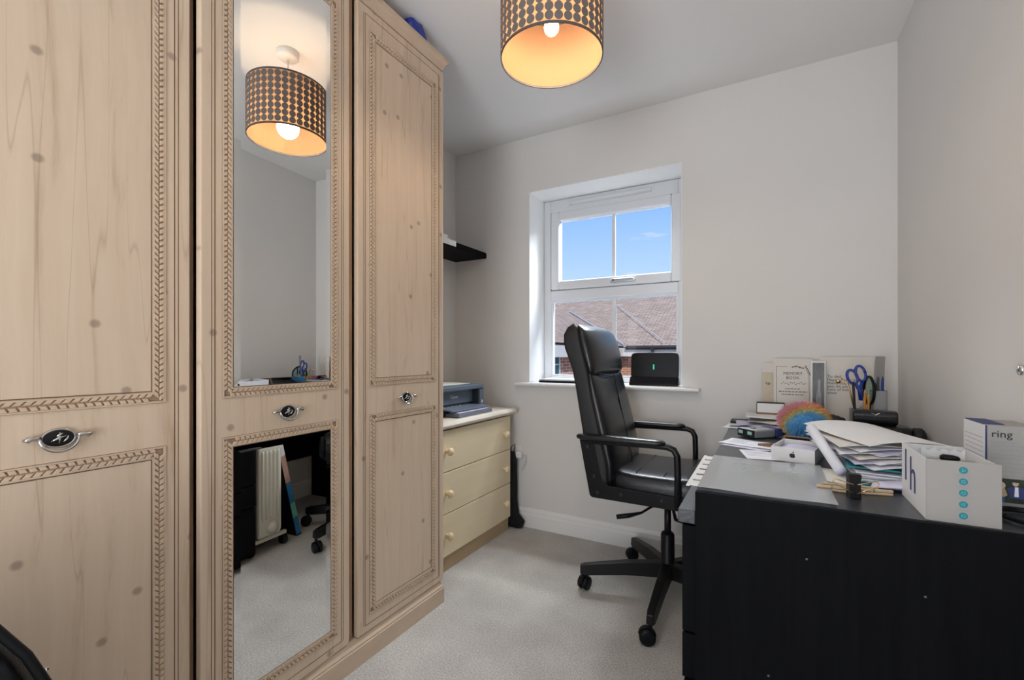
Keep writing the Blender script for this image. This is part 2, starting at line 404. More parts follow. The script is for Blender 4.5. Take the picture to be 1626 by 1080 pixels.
# reveal lining (bright white) + sill
struct(obj('trim_1', B((OX0, OX0+.004, YB, YF, OZ0, OZ1), (OX1-.004, OX1, YB, YF, OZ0, OZ1), (OX0+.004, OX1-.004, YB, YF, OZ1-.004, OZ1)), 'skirting_paint'), 'white painted window reveal')
sb = bmesh.new()
prism(sb, [(YB-.05, .870), (YB-.056, .876), (YB-.056, .884), (YB-.05, .890), (YB, .890), (YB, .870)], 0, -1.352, -.300)
box(sb, OX0, OX1, YB, YF, .870, .890)
struct(obj('trim_2', sb, 'skirting_paint'), 'white window sill board with rounded nose')
# window
win = bpy.data.objects.new('window_1', None); COL.objects.link(win); struct(win, 'white double glazed window with top hung sash over a fixed pane')
win.location = (0, YF, 0)
fx0, fx1, fz0, fz1 = OX0+.004, OX1-.004, .890, OZ1-.004
def frame(x0, x1, z0, z1, w, y0, y1, wt=None, wb=None):
    wt = wt or w; wb = wb or w
    return B((x0, x0+w, y0, y1, z0, z1), (x1-w, x1, y0, y1, z0, z1), (x0+w, x1-w, y0, y1, z1-wt, z1), (x0+w, x1-w, y0, y1, z0, z0+wb))
obj('window_frame', frame(fx0, fx1, fz0, fz1, .048, 0, .07, wt=.082, wb=.03), 'upvc', win, bevel=.004)
obj('transom', B((fx0+.048, fx1-.048, -.004, .07, 1.412, 1.474)), 'upvc', win, bevel=.006)
sash = obj('sash', frame(-1.226, -.423, 1.477, 1.976, .056, -.012, .05), 'upvc', win, bevel=.008)
obj('seal', frame(-1.231, -.418, 1.472, 1.981, .006, .002, .03), 'upvc_dark_seal', win)
obj('window_pane', B((-1.172, -.477, .02, .026, 1.531, 1.922)), 'window_glass', sash)
obj('glazing_bar', B((-.826, -.806, .008, .019, 1.533, 1.920)), 'upvc', sash)
obj('window_pane', B((fx0+.046, fx1-.046, .03, .036, .918, 1.414)), 'window_glass', win)
obj('glazing_bar', B((-.828, -.804, .016, .029, .92, 1.412)), 'upvc', win)
obj('bead', frame(fx0+.048, fx1-.048, .92, 1.412, .012, .008, .03), 'upvc', win)
h = bmesh.new(); box(h, -.83, -.68, -.020, -.013, 1.494, 1.514); tube(h, [(-.82, -.022, 1.504), (-.80, -.045, 1.504), (-.70, -.046, 1.506), (-.685, -.04, 1.506)], [.009, .011, .009, .006], 8)
obj('window_handle', h, 'silver_plastic', sash, smooth=False, bevel=.002)
obj('window_lock', lathe(bmesh.new(), [(.006, 0), (.006, .004)], 12, TR(-.80, -.056, 1.505) @ Matrix.Rotation(PI/2, 4, 'X')), 'ink', sash)
v = bmesh.new(); prism(v, [(-.016, 2.016), (-.016, 2.028), (-.003, 2.040), (0, 2.040), (0, 2.010), (-.006, 2.010)], 0, -1.097, -.587); box(v, -1.098, -1.085, -.02, -.001, 2.008, 2.022)
obj('trickle_vent', v, 'upvc', win)

# ------------------------------------------------------------------ outside: neighbour house seen through the window
def uvquad(bm, ps, uvs, mi=0):
    uv = bm.loops.layers.uv.verify(); f = bm.faces.new([bm.verts.new(p) for p in ps]); f.material_index = mi
    for l, c in zip(f.loops, uvs): l[uv].uv = c
GZ = -2.7; EY = 15.0; EZ = 1.30      # eaves line of the main range
hs = thing('neighbour_house', 'brick house across the way with brown tiled roof and cream eaves', 'house', (0, EY, GZ))
def W2(x, y, z): return (x, y-EY, z-GZ)
RY, RZ = EY+4.2, 3.42
bm = bmesh.new()
ps = [W2(-12, EY-.3, EZ), W2(6, EY-.3, EZ), W2(6, RY, RZ), W2(-12, RY, RZ)]
uvquad(bm, ps, [(0, 0), (18, 0), (18, 6.5), (0, 6.5)])
ps = [W2(-12, RY, RZ), W2(6, RY, RZ), W2(6, RY+5.5, EZ), W2(-12, RY+5.5, EZ)]
uvquad(bm, ps, [(0, 0), (18, 0), (18, 6.5), (0, 6.5)])
obj('roof', bm, 'roof_tile', hs)
# wing running towards us: its right slope meets the main slope in a valley
vx0, vx1 = -4.08, -7.2               # eaves inner corner x, ridge x
wy = 7.6
bm = bmesh.new()
slope = (RZ-EZ)/(RY-EY+.3)
wr = EZ+slope*(vx0-vx1)
yr_ = EY-.3+(wr-EZ)/slope
off = .03
uvquad(bm, [W2(vx0, EY-.3, EZ+off), W2(vx1, yr_, wr+off), W2(vx1, wy, wr+off), W2(vx0, wy, EZ+off)], [(0, 0), (4.6, 5), (9, 5), (9, 0)])
uvquad(bm, [W2(vx1, yr_, wr+off), W2(2*vx1-vx0, EY-.3, EZ+off), W2(2*vx1-vx0, wy, EZ+off), W2(vx1, wy, wr+off)], [(4.6, 5), (0, 0), (9, 0), (9, 5)])
obj('wing_roof', bm, 'roof_tile', hs)
def strip(name, a, b, r, m): obj(name, T([W2(*a), W2(*b)], r, 6), m, hs)
strip('valley_strip', (vx0, EY-.3, EZ+.08), (vx1, yr_, wr+.08), .045, 'lead')
strip('flashing', (vx0+1.25, EY-.2, EZ+.16), (vx0-1.2, EY+3.2, EZ+slope*3.5+.1), .014, 'fascia_white')
bm = bmesh.new()
uvquad(bm, [W2(vx0-.25, EY, GZ), W2(6, EY, GZ), W2(6, EY, EZ), W2(vx0-.25, EY, EZ)], [(0, 0), (10, 0), (10, 4), (0, 4)])
uvquad(bm, [W2(vx0-.25, wy+.3, GZ), W2(vx0-.25, EY, GZ), W2(vx0-.25, EY, EZ), W2(vx0-.25, wy+.3, EZ)], [(0, 0), (3.4, 0), (3.4, 4), (0, 4)])
uvquad(bm, [W2(2*vx1-vx0+.25, wy+.3, GZ), W2(vx0-.25, wy+.3, GZ), W2(vx0-.25, wy+.3, EZ), W2(2*vx1-vx0+.25, wy+.3, EZ)], [(0, 0), (7, 0), (7, 4), (0, 4)])
obj('brick_wall', bm, 'house_brick', hs)
obj('fascia', B((vx0, 6, -.32, -.26, EZ-GZ-.30, EZ-GZ-.03), (vx0-.06, vx0, wy-EY, -.26, EZ-GZ-.30, EZ-GZ-.03)), 'fascia_white', hs)
obj('gutter', T([W2(vx0+.1, EY-.36, EZ-.02), W2(6, EY-.36, EZ-.02)], .065, 8), 'gutter', hs)
for k in range(7): obj('gutter_bracket', B((vx0+.9+k*1.1, vx0+.98+k*1.1, -.45, -.33, EZ-GZ-.16, EZ-GZ-.04)), 'gutter', hs)
# windows of the house: one in the wing (left of the chair), one right of the device
def hwin(x0, x1, y, z0, z1, rows, cols):
    f = obj('house_window', frame(x0, x1, z0-GZ, z1-GZ, .09, y-EY-.05, y-EY+.02), 'fascia_white', hs)
    for i in range(cols):
        for j in range(rows):
            a = x0+.09+(x1-x0-.18)*i/cols; b = x0+.09+(x1-x0-.18)*(i+1)/cols
            c = z0+.09+(z1-z0-.18)*j/rows; d = z0+.09+(z1-z0-.18)*(j+1)/rows
            obj('pane', B((a+.03, b-.03, y-EY-.03, y-EY-.01, c-GZ+.03, d-GZ-.03)), 'outside_glass', f)
    obj('window_bar', B(*[(x0+.09+(x1-x0-.18)*i/cols-.03, x0+.09+(x1-x0-.18)*i/cols+.03, y-EY-.045, y-EY, z0-GZ, z1-GZ) for i in range(1, cols)],
        *[(x0, x1, y-EY-.045, y-EY, z0+.09+(z1-z0-.18)*j/rows-.03-GZ, z0+.09+(z1-z0-.18)*j/rows+.03-GZ) for j in range(1, rows)]), 'fascia_white', f)
wv_ = obj('house_window', B((vx0-.27, vx0-.20, 9.42-EY, 9.98-EY, .55-GZ, 1.10-GZ)), 'fascia_white', hs)
for j in range(2): obj('pane', B((vx0-.205, vx0-.195, 9.52-EY, 9.88-EY, .61+.235*j-GZ, .81+.235*j-GZ)), 'outside_glass', wv_)
hwin(-2.35, -1.50, EY-.01, .10, .95, 5, 2)
hd = obj('garden_hedge', B((-3.6, 4, 12.6, 13.2, GZ, .42)), 'hedge'); tag(hd, 'green hedge in front of the brick house outside', 'hedge')
struct(obj('ground', B((-40, 40, 2.9, 60, GZ-.1, GZ)), 'tarmac'), 'paved ground outside below')

# ------------------------------------------------------------------ wardrobe
XD = -1.215                      # door face
DC = [.343, .826, 1.3275]        # door centres
wd = thing('wardrobe', 'tall light pine fitted wardrobe with three doors and a mirrored middle door', 'wardrobe', (-1.53, .83, 0))
def L(x, y, z): return (x+1.53, y-.83, z)
WY0, WY1 = .085, 1.560
bx_ = lambda x0, x1, y0, y1, z0, z1: (x0+1.53, x1+1.53, y0-.83, y1-.83, z0, z1)
obj('carcass', B(bx_(XL+.005, XD-.022, WY0, WY0+.02, .02, 2.30), bx_(XL+.005, XD-.022, WY1-.02, WY1, .02, 2.30), bx_(XL+.005, XL+.015, WY0, WY1, .02, 2.30),
                 bx_(XL+.005, XD-.022, WY0, WY1, 2.275, 2.295), bx_(XL+.005, XD-.022, WY0, WY1, .06, .08),
                 bx_(XL+.02, XD-.022, DC[1]+.235, DC[1]+.262, .06, 2.29), bx_(XL+.02, XD-.022, DC[0]+.236, DC[0]+.252, .06, 2.29)), 'pine_edge', wd)
def ring_mould(prof, x_base, ext):
    """profile (out, z) swept round the front and the right end"""
    bm = bmesh.new()
    rows = []
    for o, z in prof:
        rows.append([bm.verts.new(L(x_base+o, WY0-ext, z)), bm.verts.new(L(x_base+o, WY1+o, z)), bm.verts.new(L(XL+.005, WY1+o, z))])
    for a, b in zip(rows, rows[1:]):
        for k in range(2): bm.faces.new((a[k], a[k+1], b[k+1], b[k]))
    # close the inside
    top = [rows[-1], [bm.verts.new(L(XL+.005, WY0-ext, prof[-1][1])), None, None]]
    bm.faces.new((rows[-1][0], rows[-1][1], rows[-1][2], top[1][0]))
    return bm
obj('plinth', ring_mould([(0, 0), (0, .062), (-.004, .066), (-.002, .070), (-.009, .078), (-.012, .090), (-.020, .094)], XD+.006, 0), 'pine_plain', wd)
obj('cornice', ring_mould([(-.02, 2.274), (0, 2.276), (0, 2.285), (.004, 2.292), (.006, 2.302), (.014, 2.310), (.020, 2.313), (.020, 2.323), (.016, 2.328), (-.02, 2.328)], XD, 0), 'pine_plain', wd)

def rope(bm, a, b, off, dirn):
    """two rows of small slanted lozenges from a to b (2D in y,z)"""
    a = Vector(a); b = Vector(b); d = (b-a); Ln = d.length; d.normalize(); n = Vector((-d.y, d.x))
    pitch = .0135; cnt = int(Ln/pitch); pitch = Ln/cnt
    for row, s in ((0, -.0055), (1, .0055)):
        for k in range(cnt):
            c = a+d*(pitch*(k+.5+.5*row))+n*s
            sk = .003*(1 if row == 0 else -1)*dirn
            pts = [c-d*(pitch*.5)-n*.0046-d*sk, c+d*(pitch*.30)-n*.0046-d*sk, c+d*(pitch*.42)+n*.0046+d*sk, c-d*(pitch*.38)+n*.0046+d*sk]
            lo = [bm.verts.new((.0004, p.x, p.y)) for p in pts]
            hi = [bm.verts.new((.0034, p.x*.72+c.x*.28, p.y*.72+c.y*.28)) for p in pts]
            for i in range(4): bm.faces.new((lo[i], lo[(i+1) % 4], hi[(i+1) % 4], hi[i]))
            bm.faces.new(hi)
ROPE = {}
def make_door(cy, mirror, rz=0, px=0.0):
    d = obj('door', None or B((-.020, 0, -.235, .235, .095, 2.272)), 'pine', wd, bevel=.003)
    d.location = L(XD+px, cy, 0); d.rotation_euler = (0, 0, rz)
    # stained long grooves beside the edges with a bead
    g = bmesh.new()
    for s in (-1, 1):
        for w0, w1 in ((.2005, .2025), (.2085, .2098)):
            y0, y1 = sorted((s*w0, s*w1)); box(g, 0, .0006, y0, y1, .12, 2.245)
    for z0, z1 in ((.120, .1215), (2.2435, 2.245)): box(g, 0, .0006, -.2025, .2025, z0, z1)
    for z0, z1 in ((.180, .822), (.978, 2.170)):
        for k, (ex, wdt) in enumerate(((.0285, .0018), (.0225, .0012), (.0075, .0012), (.0015, .0018))):
            ya, za, zb = .155+ex, z0-ex, z1+ex
            for s in (-1, 1):
                y0, y1 = sorted((s*ya, s*(ya-wdt))); box(g, 0, .0007, y0, y1, za, zb)
            box(g, 0, .0007, -ya+wdt, ya-wdt, za, za+wdt); box(g, 0, .0007, -ya+wdt, ya-wdt, zb-wdt, zb)
    obj('groove_lines', g, 'groove_stain', d)['kind'] = 'stuff'
    rb = bmesh.new()
    for z0, z1 in ((.180, .822), (.978, 2.170)):
        for s in (-1, 1):
            a_, b_ = sorted((s*.1635, s*.1765)); box(rb, 0, .0004, a_, b_, z0-.0215, z1+.0215)
        for z_ in (z0-.015, z1+.015): box(rb, 0, .0004, -.1635, .1635, z_-.0065, z_+.0065)
    obj('moulding_bed', rb, 'rope_bed', d)
    bd = bmesh.new()
    for z0, z1 in ((.180, .822), (.978, 2.170)):
        for ex in (.0262, .0045):
            ya, za, zb = .155+ex, z0-ex, z1+ex
            t = .0016
            for s in (-1, 1): box(bd, 0, .0030, s*ya-t, s*ya+t, za-t, zb+t)
            for z in (za, zb): box(bd, 0, .0030, -ya+t, ya-t, z-t, z+t)
    obj('bead_moulding', bd, 'pine_plain', d)
    if 'm' not in ROPE:
        r = bmesh.new()
        for z0, z1 in ((.180, .822), (.978, 2.170)):
            y_, za, zb = .170, z0-.015, z1+.015
            rope(r, (-y_, za), (-y_, zb), 0, 1); rope(r, (y_, zb), (y_, za), 0, 1)
            rope(r, (y_-.012, za), (-y_+.012, za), 0, 1); rope(r, (-y_+.012, zb), (y_-.012, zb), 0, 1)
        o = obj('rope_moulding', r, 'pine_plain', d); ROPE['m'] = o.data
    else:
        o = bpy.data.objects.new('rope_moulding', ROPE['m']); COL.objects.link(o); o.parent = d
    o['kind'] = 'stuff'; o['label'] = 'carved braided moulding round the panels'
    if mirror:
        for z0, z1 in ((.180, .822), (.978, 2.170)):
            m = bmesh.new(); bw, dp = .018, .0009
            ou = [(-.155, z0), (.155, z0), (.155, z1), (-.155, z1)]; inn = [(-.155+bw, z0+bw), (.155-bw, z0+bw), (.155-bw, z1-bw), (-.155+bw, z1-bw)]
            vo = [m.verts.new((.0022-dp, *p)) for p in ou]; vi = [m.verts.new((.0022, *p)) for p in inn]; vb = [m.verts.new((.0002, *p)) for p in ou]
            for k in range(4):
                m.faces.new((vo[k], vo[(k+1) % 4], vi[(k+1) % 4], vi[k])); m.faces.new((vb[k], vb[(k+1) % 4], vo[(k+1) % 4], vo[k]))
            m.faces.new(vi); m.faces.new(vb[::-1])
            obj('mirror_panel', m, 'mirror_silver', d)['label'] = 'bevelled mirror glass'
    # handle: oval dark plate with a raised sprig, hanging ring, two side finials
    hb = bmesh.new(); zc = .897
    MX = TR(0, 0, zc) @ Matrix.Rotation(PI/2, 4, 'Y')     # lathe axis -> +x
    E_ = MX @ Matrix.Diagonal((.80, 1.12, 1, 1))
    lathe(hb, [(.0225, 0), (.0225, .002), (.019, .0035), (.0, .004)][:3], 28, E_, 1)
    for k in range(28):     # rim
        pass
    tube(hb, [(.004, .0245*math.cos(t), zc+.0175*math.sin(t)) for t in [2*PI*k/28 for k in range(29)]], .0022, 6, 0)
    tube(hb, [(.010+.006*max(0, -math.sin(t)), .0285*math.cos(t), zc+.002+.0265*math.sin(t)*1.0) for t in [PI+PI*k/16 for k in range(17)]], .0030, 8, 0)
    for s in (-1, 1):
        tube(hb, [(.006, s*.026, zc+.004), (.009, s*.033, zc+.004), (.008, s*.038, zc+.004), (.010, s*.044, zc+.003), (.006, s*.050, zc+.002)], [.003, .005, .0035, .0060, .0022], 8, 0)
    tube(hb, [(.006, -.012, zc-.005), (.007, -.002, zc), (.007, .010, zc+.004)], [.001, .0028, .001], 6, 0)
    tube(hb, [(.006, -.005, zc+.004), (.0075, 0, zc+.006), (.0065, .006, zc+.010)], [.001, .0035, .001], 6, 0)
    tube(hb, [(.006, 0, zc-.010), (.007, .001, zc), (.0065, .001, zc+.012)], [.001, .0024, .001], 6, 0)
    tube(hb, [(.006, .006, zc-.008), (.0065, .012, zc-.002), (.006, .014, zc+.004)], [.001, .002, .001], 6, 0)
    obj('handle', hb, ['antique_silver', 'antique_black'], d, smooth=True)['label'] = 'antique silver drop handle with dark oval plate'
    return d
make_door(DC[0], False)
make_door(DC[1], True, rz=.048, px=.008)
make_door(DC[2], False)
bl = bmesh.new()
loft(bl, [[(x*s, y*s+.01*math.sin(k*1.7), z+.004*math.sin(3*y*40)) for x, y in sup(.035, .05, 3, 16)] for k, (z, s) in enumerate(((0, .9), (.015, 1), (.04, .97), (.056, .9)))])
o = obj('blue_pouch', bl, 'blue_plastic', None, loc=(-1.245, 1.415, 2.329)); tag(o, 'small shiny blue pouch lying on top of the pine wardrobe', 'pouch')

# ------------------------------------------------------------------ chest of drawers
XC = -1.36; CY0, CY1 = 1.69, 2.405
ch = thing('chest_of_drawers', 'cream chest of three drawers with round knobs beyond the wardrobe', 'chest', (-1.60, 2.047, 0))
cb = lambda x0, x1, y0, y1, z0, z1: (x0+1.60, x1+1.60, y0-2.047, y1-2.047, z0, z1)
obj('body', B(cb(XL+.02, XC-.018, CY0, CY0+.016, 0, .70), cb(XL+.02, XC-.018, CY1-.016, CY1, 0, .70), cb(XL+.02, XC-.018, CY0+.016, CY1-.016, .074, .09), cb(XL+.02, XL+.026, CY0+.016, CY1-.016, .09, .70)), 'cream_laminate', ch)
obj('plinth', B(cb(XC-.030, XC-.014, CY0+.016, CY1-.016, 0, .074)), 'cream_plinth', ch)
tp = bmesh.new(); prism(tp, [(x+1.60, z) for x, z in ((XL+.018, .700), (XC+.012, .700), (XC+.024, .708), (XC+.028, .718), (XC+.022, .730), (XC+.008, .735), (XL+.018, .735))], 1, CY0-.02-2.047, CY1+.032-2.047)
obj('top', tp, 'cream_top', ch)
for z0, z1 in ((.079, .282), (.286, .486), (.490, .690)):
    dr = obj('drawer', B(cb(XC-.018, XC, CY0+.002, CY1-.002, z0, z1)), 'cream_laminate', ch, bevel=.002)
    for y in (1.772, 2.325):
        M = TR(XC+1.60, y-2.047, (z0+z1)/2) @ Matrix.Rotation(PI/2, 4, 'Y')
        obj('knob', lathe(bmesh.new(), [(.010, 0), (.008, .008), (.009, .013), (.016, .017), (.0195, .023), (.019, .030), (.014, .036), (.005, .039)], 18, M), 'cream_knob', dr, smooth=True)

# printer (front faces +x)
pr = thing('printer', 'dark blue-grey inkjet printer with open paper trays on the cream chest', 'printer', (-1.62, 2.03, .736))
px0, px1, py0, py1, ph = -.17, .165, -.225, .225, .155
bd = B((px0, px1, py0, py0+.055, .0, ph-.03), (px0, px1, py1-.055, py1, .0, ph-.03), (px0, px1-.05, py0+.055, py1-.055, .0, ph-.03), (px1-.05, px1-.004, py0+.055, py1-.055, 0, .025))
obj('body', bd, 'printer_body', pr, bevel=.004)
obj('scanner_lid', B((px0, px1-.002, py0, py1, ph-.028, ph)), 'printer_grey', pr, bevel=.006)
obj('top_sheet', B((px0+.02, px1-.06, py0+.03, py1-.06, ph+.0005, ph+.004)), 'warm_paper', pr)
obj('front_flap', B((px1-.044, px1-.038, py0+.06, py1-.062, .055, ph-.032)), 'printer_grey', pr)
text('lettering', 'Canon', .026, 'white_plastic', pr, TR(px1-.0374, -.05, .084) @ FACE_PX)
for a, b in ((py0+.004, py0+.05), (py1-.05, py1-.004)): obj('side_column', B((px1-.003, px1+.004, a, b, .02, ph-.032)), 'printer_grey', pr, bevel=.002)
for a, b, c, d in ((py0+.012, py0+.036, .088, .096), (py1-.032, py1-.022, .045, .062)): obj('sticker', B((px1+.0045, px1+.0052, a, b, c, d)), 'white_plastic', pr)
obj('output_slot', B((px1-.049, px1-.040, py0+.06, py1-.09, .030, .052)), 'ink', pr)
obj('roller', B(*[(px1-.0405, px1-.036, py0+.075+k*.036, py0+.092+k*.036, .034, .044) for k in range(6)]), 'silver_plastic', pr)
tr = bmesh.new(); box(tr, -.01, .085, py0+.075, py1-.03, 0, .007, M=TR(px1-.03, 0, .034) @ Matrix.Rotation(math.radians(5), 4, 'Y'))
obj('output_tray', tr, 'printer_tray', pr, bevel=.002)
tr = bmesh.new(); box(tr, -.0, .085, py0+.085, py1-.045, .0, .016); box(tr, .005, .075, py0+.095, py1-.055, .016, .019)
o = obj('paper_tray', tr, 'printer_tray', pr, bevel=.003); o.location = (px1+.0, 0, .001)
obj('tray_paper', B((px1+.01, px1+.072, py0+.10, py1-.06, .0205, .0225)), 'lilac_paper', pr)

# wall shelf on left wall
sh = tag(obj('wall_shelf', B((XL, -1.592, 1.60, YB-.002, 1.684, 1.720)), 'black_ash', bevel=.002), 'black floating shelf in the far corner beyond the wardrobe', 'shelf')
lf = bmesh.new(); prism(lf, [(-1.66, 1.7205), (-1.588, 1.7205), (-1.588, 1.690), (-1.5865, 1.690), (-1.5865, 1.7225), (-1.66, 1.7225)], 1, 2.03, 2.16); box(lf, -1.70, -1.60, 2.0, 2.10, 1.7225, 1.748)
tag(obj('white_sheet', lf, 'white_plastic'), 'white leaflet hanging over the edge of the black wall shelf', 'leaflet')

# extension socket and black drawstring bag between chest and wall
sk = thing('wall_socket', 'white wall socket with plug beside the cream chest', 'socket', (-1.345, YB, .445))
obj('faceplate', B((-.075, .02, -.010, 0, -.035, .045)), 'white_plastic', sk, bevel=.003)
obj('plug', B((-.012, .030, -.046, -.010, -.022, .016)), 'white_plastic', sk, bevel=.008)
obj('plug_cable', T([(.018, -.03, -.01), (.05, -.025, .0), (.045, -.02, -.05), (.02, -.019, -.1)], .003, 6), 'flex_white', sk)
bg_ = thing('drawstring_bag', 'limp black cloth bag hanging between the cream chest and the window wall', 'bag', (-1.375, 2.452, 0))
rings = []
for i in range(13):
    z = .455*(1-i/12)+.006; t = i/12
    a = .020+.016*min(1, t*3)+.004*math.sin(i*1.3); b = .012+.012*min(1, t*2.5)
    ox = .012*math.sin(i*.8)*t+(.016 if i > 10 else 0)
    rings.append([(x+ox+(.022*math.copysign(1, x) if i >= 11 and x > 0 else 0), y, z) for x, y in sup(a, b, 2.5, 20)])
obj('bag_body', loft(bmesh.new(), rings), 'black_cloth', bg_, smooth=True)
obj('drawstring', T([(-.01, 0, .455), (-.012, .012, .49), (.004, .03, .50), (.012, .012, .488), (.01, 0, .455)], .003, 6), 'black_cloth', bg_)

# ------------------------------------------------------------------ things on the sill
lp = thing('laptop', 'closed thin laptop with pale lid on the window sill behind the chair', 'laptop', (-1.06, 2.60, .8905), math.radians(2))
obj('base', B((-.165, .165, -.085, .085, .0, .011)), 'black_plastic', lp, bevel=.003)
obj('lid', B((-.165, .165, -.083, .085, .0118, .019)), 'silver_plastic', lp, bevel=.003)
obj('paper_on_lid', B((-.15, .155, -.075, .083, .0195, .021)), 'white_paper', lp)
rt = thing('router', 'black upright router with green mark on the window sill', 'router', (-.548, 2.585, .8905), math.radians(3))
M = TR(0, .012, .03) @ Matrix.Rotation(math.radians(-5), 4, 'X')
b_ = bmesh.new(); rr = []
for dy in (-.010, .010): rr.append([M @ Vector((x, dy, z+.075)) for x, z in sup(.128, .076, 9, 40)])
loft(b_, rr); obj('panel', b_, 'black_plastic', rt, bevel=.003)
st = bmesh.new(); prism(st, [(-.04, 0), (.045, 0), (.04, .012), (.012, .045), (-.010, .046), (-.034, .012)], 0, -.13, .13); obj('stand', st, 'black_plastic', rt, bevel=.004)
obj('green_mark', B((-.004, .004, -.0135, -.0105, .088, .116)), 'green_led', rt, rot=None)

# ------------------------------------------------------------------ office chair (faces +x)
oc = thing('office_chair', 'black leather high back swivel office chair facing the desk', 'chair', (-.38, 2.067, 0))
def bprof(z):       # front x of backrest and back x at height z
    pts = [(.47, -.165, -.268), (.60, -.170, -.290), (.75, -.205, -.318), (.90, -.240, -.342), (1.0, -.258, -.362), (1.10, -.283, -.402), (1.17, -.303, -.404), (1.20, -.33, -.375)]
    for (z0, a0, b0), (z1, a1, b1) in zip(pts, pts[1:]):
        if z <= z1: t = (z-z0)/(z1-z0); return a0+(a1-a0)*t, b0+(b1-b0)*t
    return pts[-1][1:]
def bw(z):          # half width
    w = .236
    if z > 1.09: t = (z-1.09)/.112; w *= math.sqrt(max(.02, 1-(t**3.2)*.42))
    return w
rings = []
zs = [.50+.68*i/22 for i in range(23)]+[1.188, 1.195, 1.198]
for z in zs:
    f_, k_ = bprof(z); cx_ = (f_-.022+k_)/2; a = max(.006, (f_-.022-k_)/2*(1 if z < 1.17 else max(.15, 1-((z-1.17)/.03)**2*.8)))
    rings.append([(cx_+x, y, z) for x, y in sup(a, bw(z), 7, 44)])
obj('backrest_shell', loft(bmesh.new(), rings), 'leather_matte', oc, smooth=True)
def pad(z0, z1, n, bulge, name, extra=0):
    rings = []
    for i in range(n+1):
        z = z0+(z1-z0)*i/n; t = i/n; e_ = math.sin(PI*min(1, max(0, t)))**.35 if 0 < t < 1 else .12
        f_, _ = bprof(z); a = .030*e_+.004; c = f_-.024+extra
        rings.append([(c+x*(1+0)+bulge*e_*(1-(y/bw(z))**2), y+(.0), z+.035*((y/.2)**2 if z0 > .9 and i == 0 else 0)*0) for x, y in sup(a, bw(z)*(.94+.04*e_), 3.2, 36)])
    return obj(name, loft(bmesh.new(), rings), 'leather', oc, smooth=True)
bp_ = pad(.515, .985, 20, .006, 'back_pad')
hp = pad(.975, 1.192, 14, .014, 'headrest_pad', .004)
obj('seam', T([(bprof(z)[0]+.0135+.0015*math.sin(PI*(z-.515)/.47), 0, z) for z in [.53+.44*i/12 for i in range(13)]], .0022, 6), 'black_plastic', bp_)
obj('piping', T([(bprof(.98)[0]+.012-.035*(abs(y)/.2)**3, y, .965+.022*(y/.2)**2) for y in [-.205+.41*i/16 for i in range(17)]], .004, 8), 'leather', hp, smooth=True)
# seat
rings = []
for z, s in ((.462, .93), (.468, .985), (.49, 1.0), (.53, 1.0), (.552, .985), (.566, .94), (.572, .86), (.574, .6)):
    rings.append([(-.012+x, y, z+.012*(x/.2)**2*(1 if z > .55 else 0)) for x, y in sup(.205*s, .225*s, 5, 44)])
st_ = obj('seat', loft(bmesh.new(), rings), 'leather', oc, smooth=True)
for x in (-.09, .02, .11):
    obj('stitch_line', T([(x, -.19+.38*i/8, .5755+.006*(x/.2)**2) for i in range(9)], .002, 6), 'leather', st_)
for s in (-1, 1):
    y0, y1 = sorted((s*.228, s*.240))
    side = prism(bmesh.new(), [(-.318, .705), (-.272, .470), (-.262, .462), (.085, .460), (.098, .470), (.098, .512), (-.195, .520), (-.222, .545), (-.258, .705)], 1, y0, y1)
    sd = obj('side_frame', side, 'black_plastic', oc, bevel=.003)
    for bx, bz in ((-.238, .485), (-.14, .490), (.02, .488), (-.255, .55), (-.284, .67)):
        obj('bolt', lathe(bmesh.new(), [(.009, 0), (.009, .003), (.005, .004)], 12, TR(bx, s*.240, bz) @ Matrix.Rotation(-s*PI/2, 4, 'X')), 'black_metal', sd)
    obj('arm_post', T([(-.30, s*.246, .700), (.0, s*.246, .705), (.045, s*.246, .704), (.068, s*.246, .695), (.080, s*.246, .672), (.082, s*.246, .60), (.082, s*.246, .47)], .0125, 10), 'black_metal', oc, smooth=True)
    ar = []
    for x, k in ((-.325, .35), (-.318, .8), (-.30, 1), (-.15, 1.05), (0, 1), (.025, .85), (.036, .4)):
        ar.append([(x, s*.246+a*k, .716+b*k) for a, b in sup(.025, .013, 2.6, 16)])
    obj('armrest', loft(bmesh.new(), ar), 'leather', oc, smooth=True)
mb = bmesh.new(); box(mb, -.10, .10, -.09, .09, .435, .463); box(mb, -.06, .06, -.05, .05, .40, .437)
obj('tilt_mechanism', mb, 'black_metal', oc, bevel=.006)
obj('lever', T([(-.02, -.05, .425), (-.05, -.13, .42), (-.075, -.16, .405), (-.12, -.19, .395), (-.165, -.21, .388)], [.005, .005, .005, .010, .010], 8), 'black_plastic', oc, smooth=True)
obj('tension_rod', T([(.03, -.04, .40), (.06, -.16, .40), (.11, -.17, .395)], .007, 8), 'black_plastic', oc, smooth=True)
obj('gas_column', lathe(bmesh.new(), [(.0145, .25), (.0145, .41)], 16), 'black_metal', oc, smooth=True)
obj('column_cover', lathe(bmesh.new(), [(.030, .085), (.034, .10), (.034, .15), (.029, .155), (.029, .275), (.024, .285)], 20), 'black_plastic', oc, smooth=True)
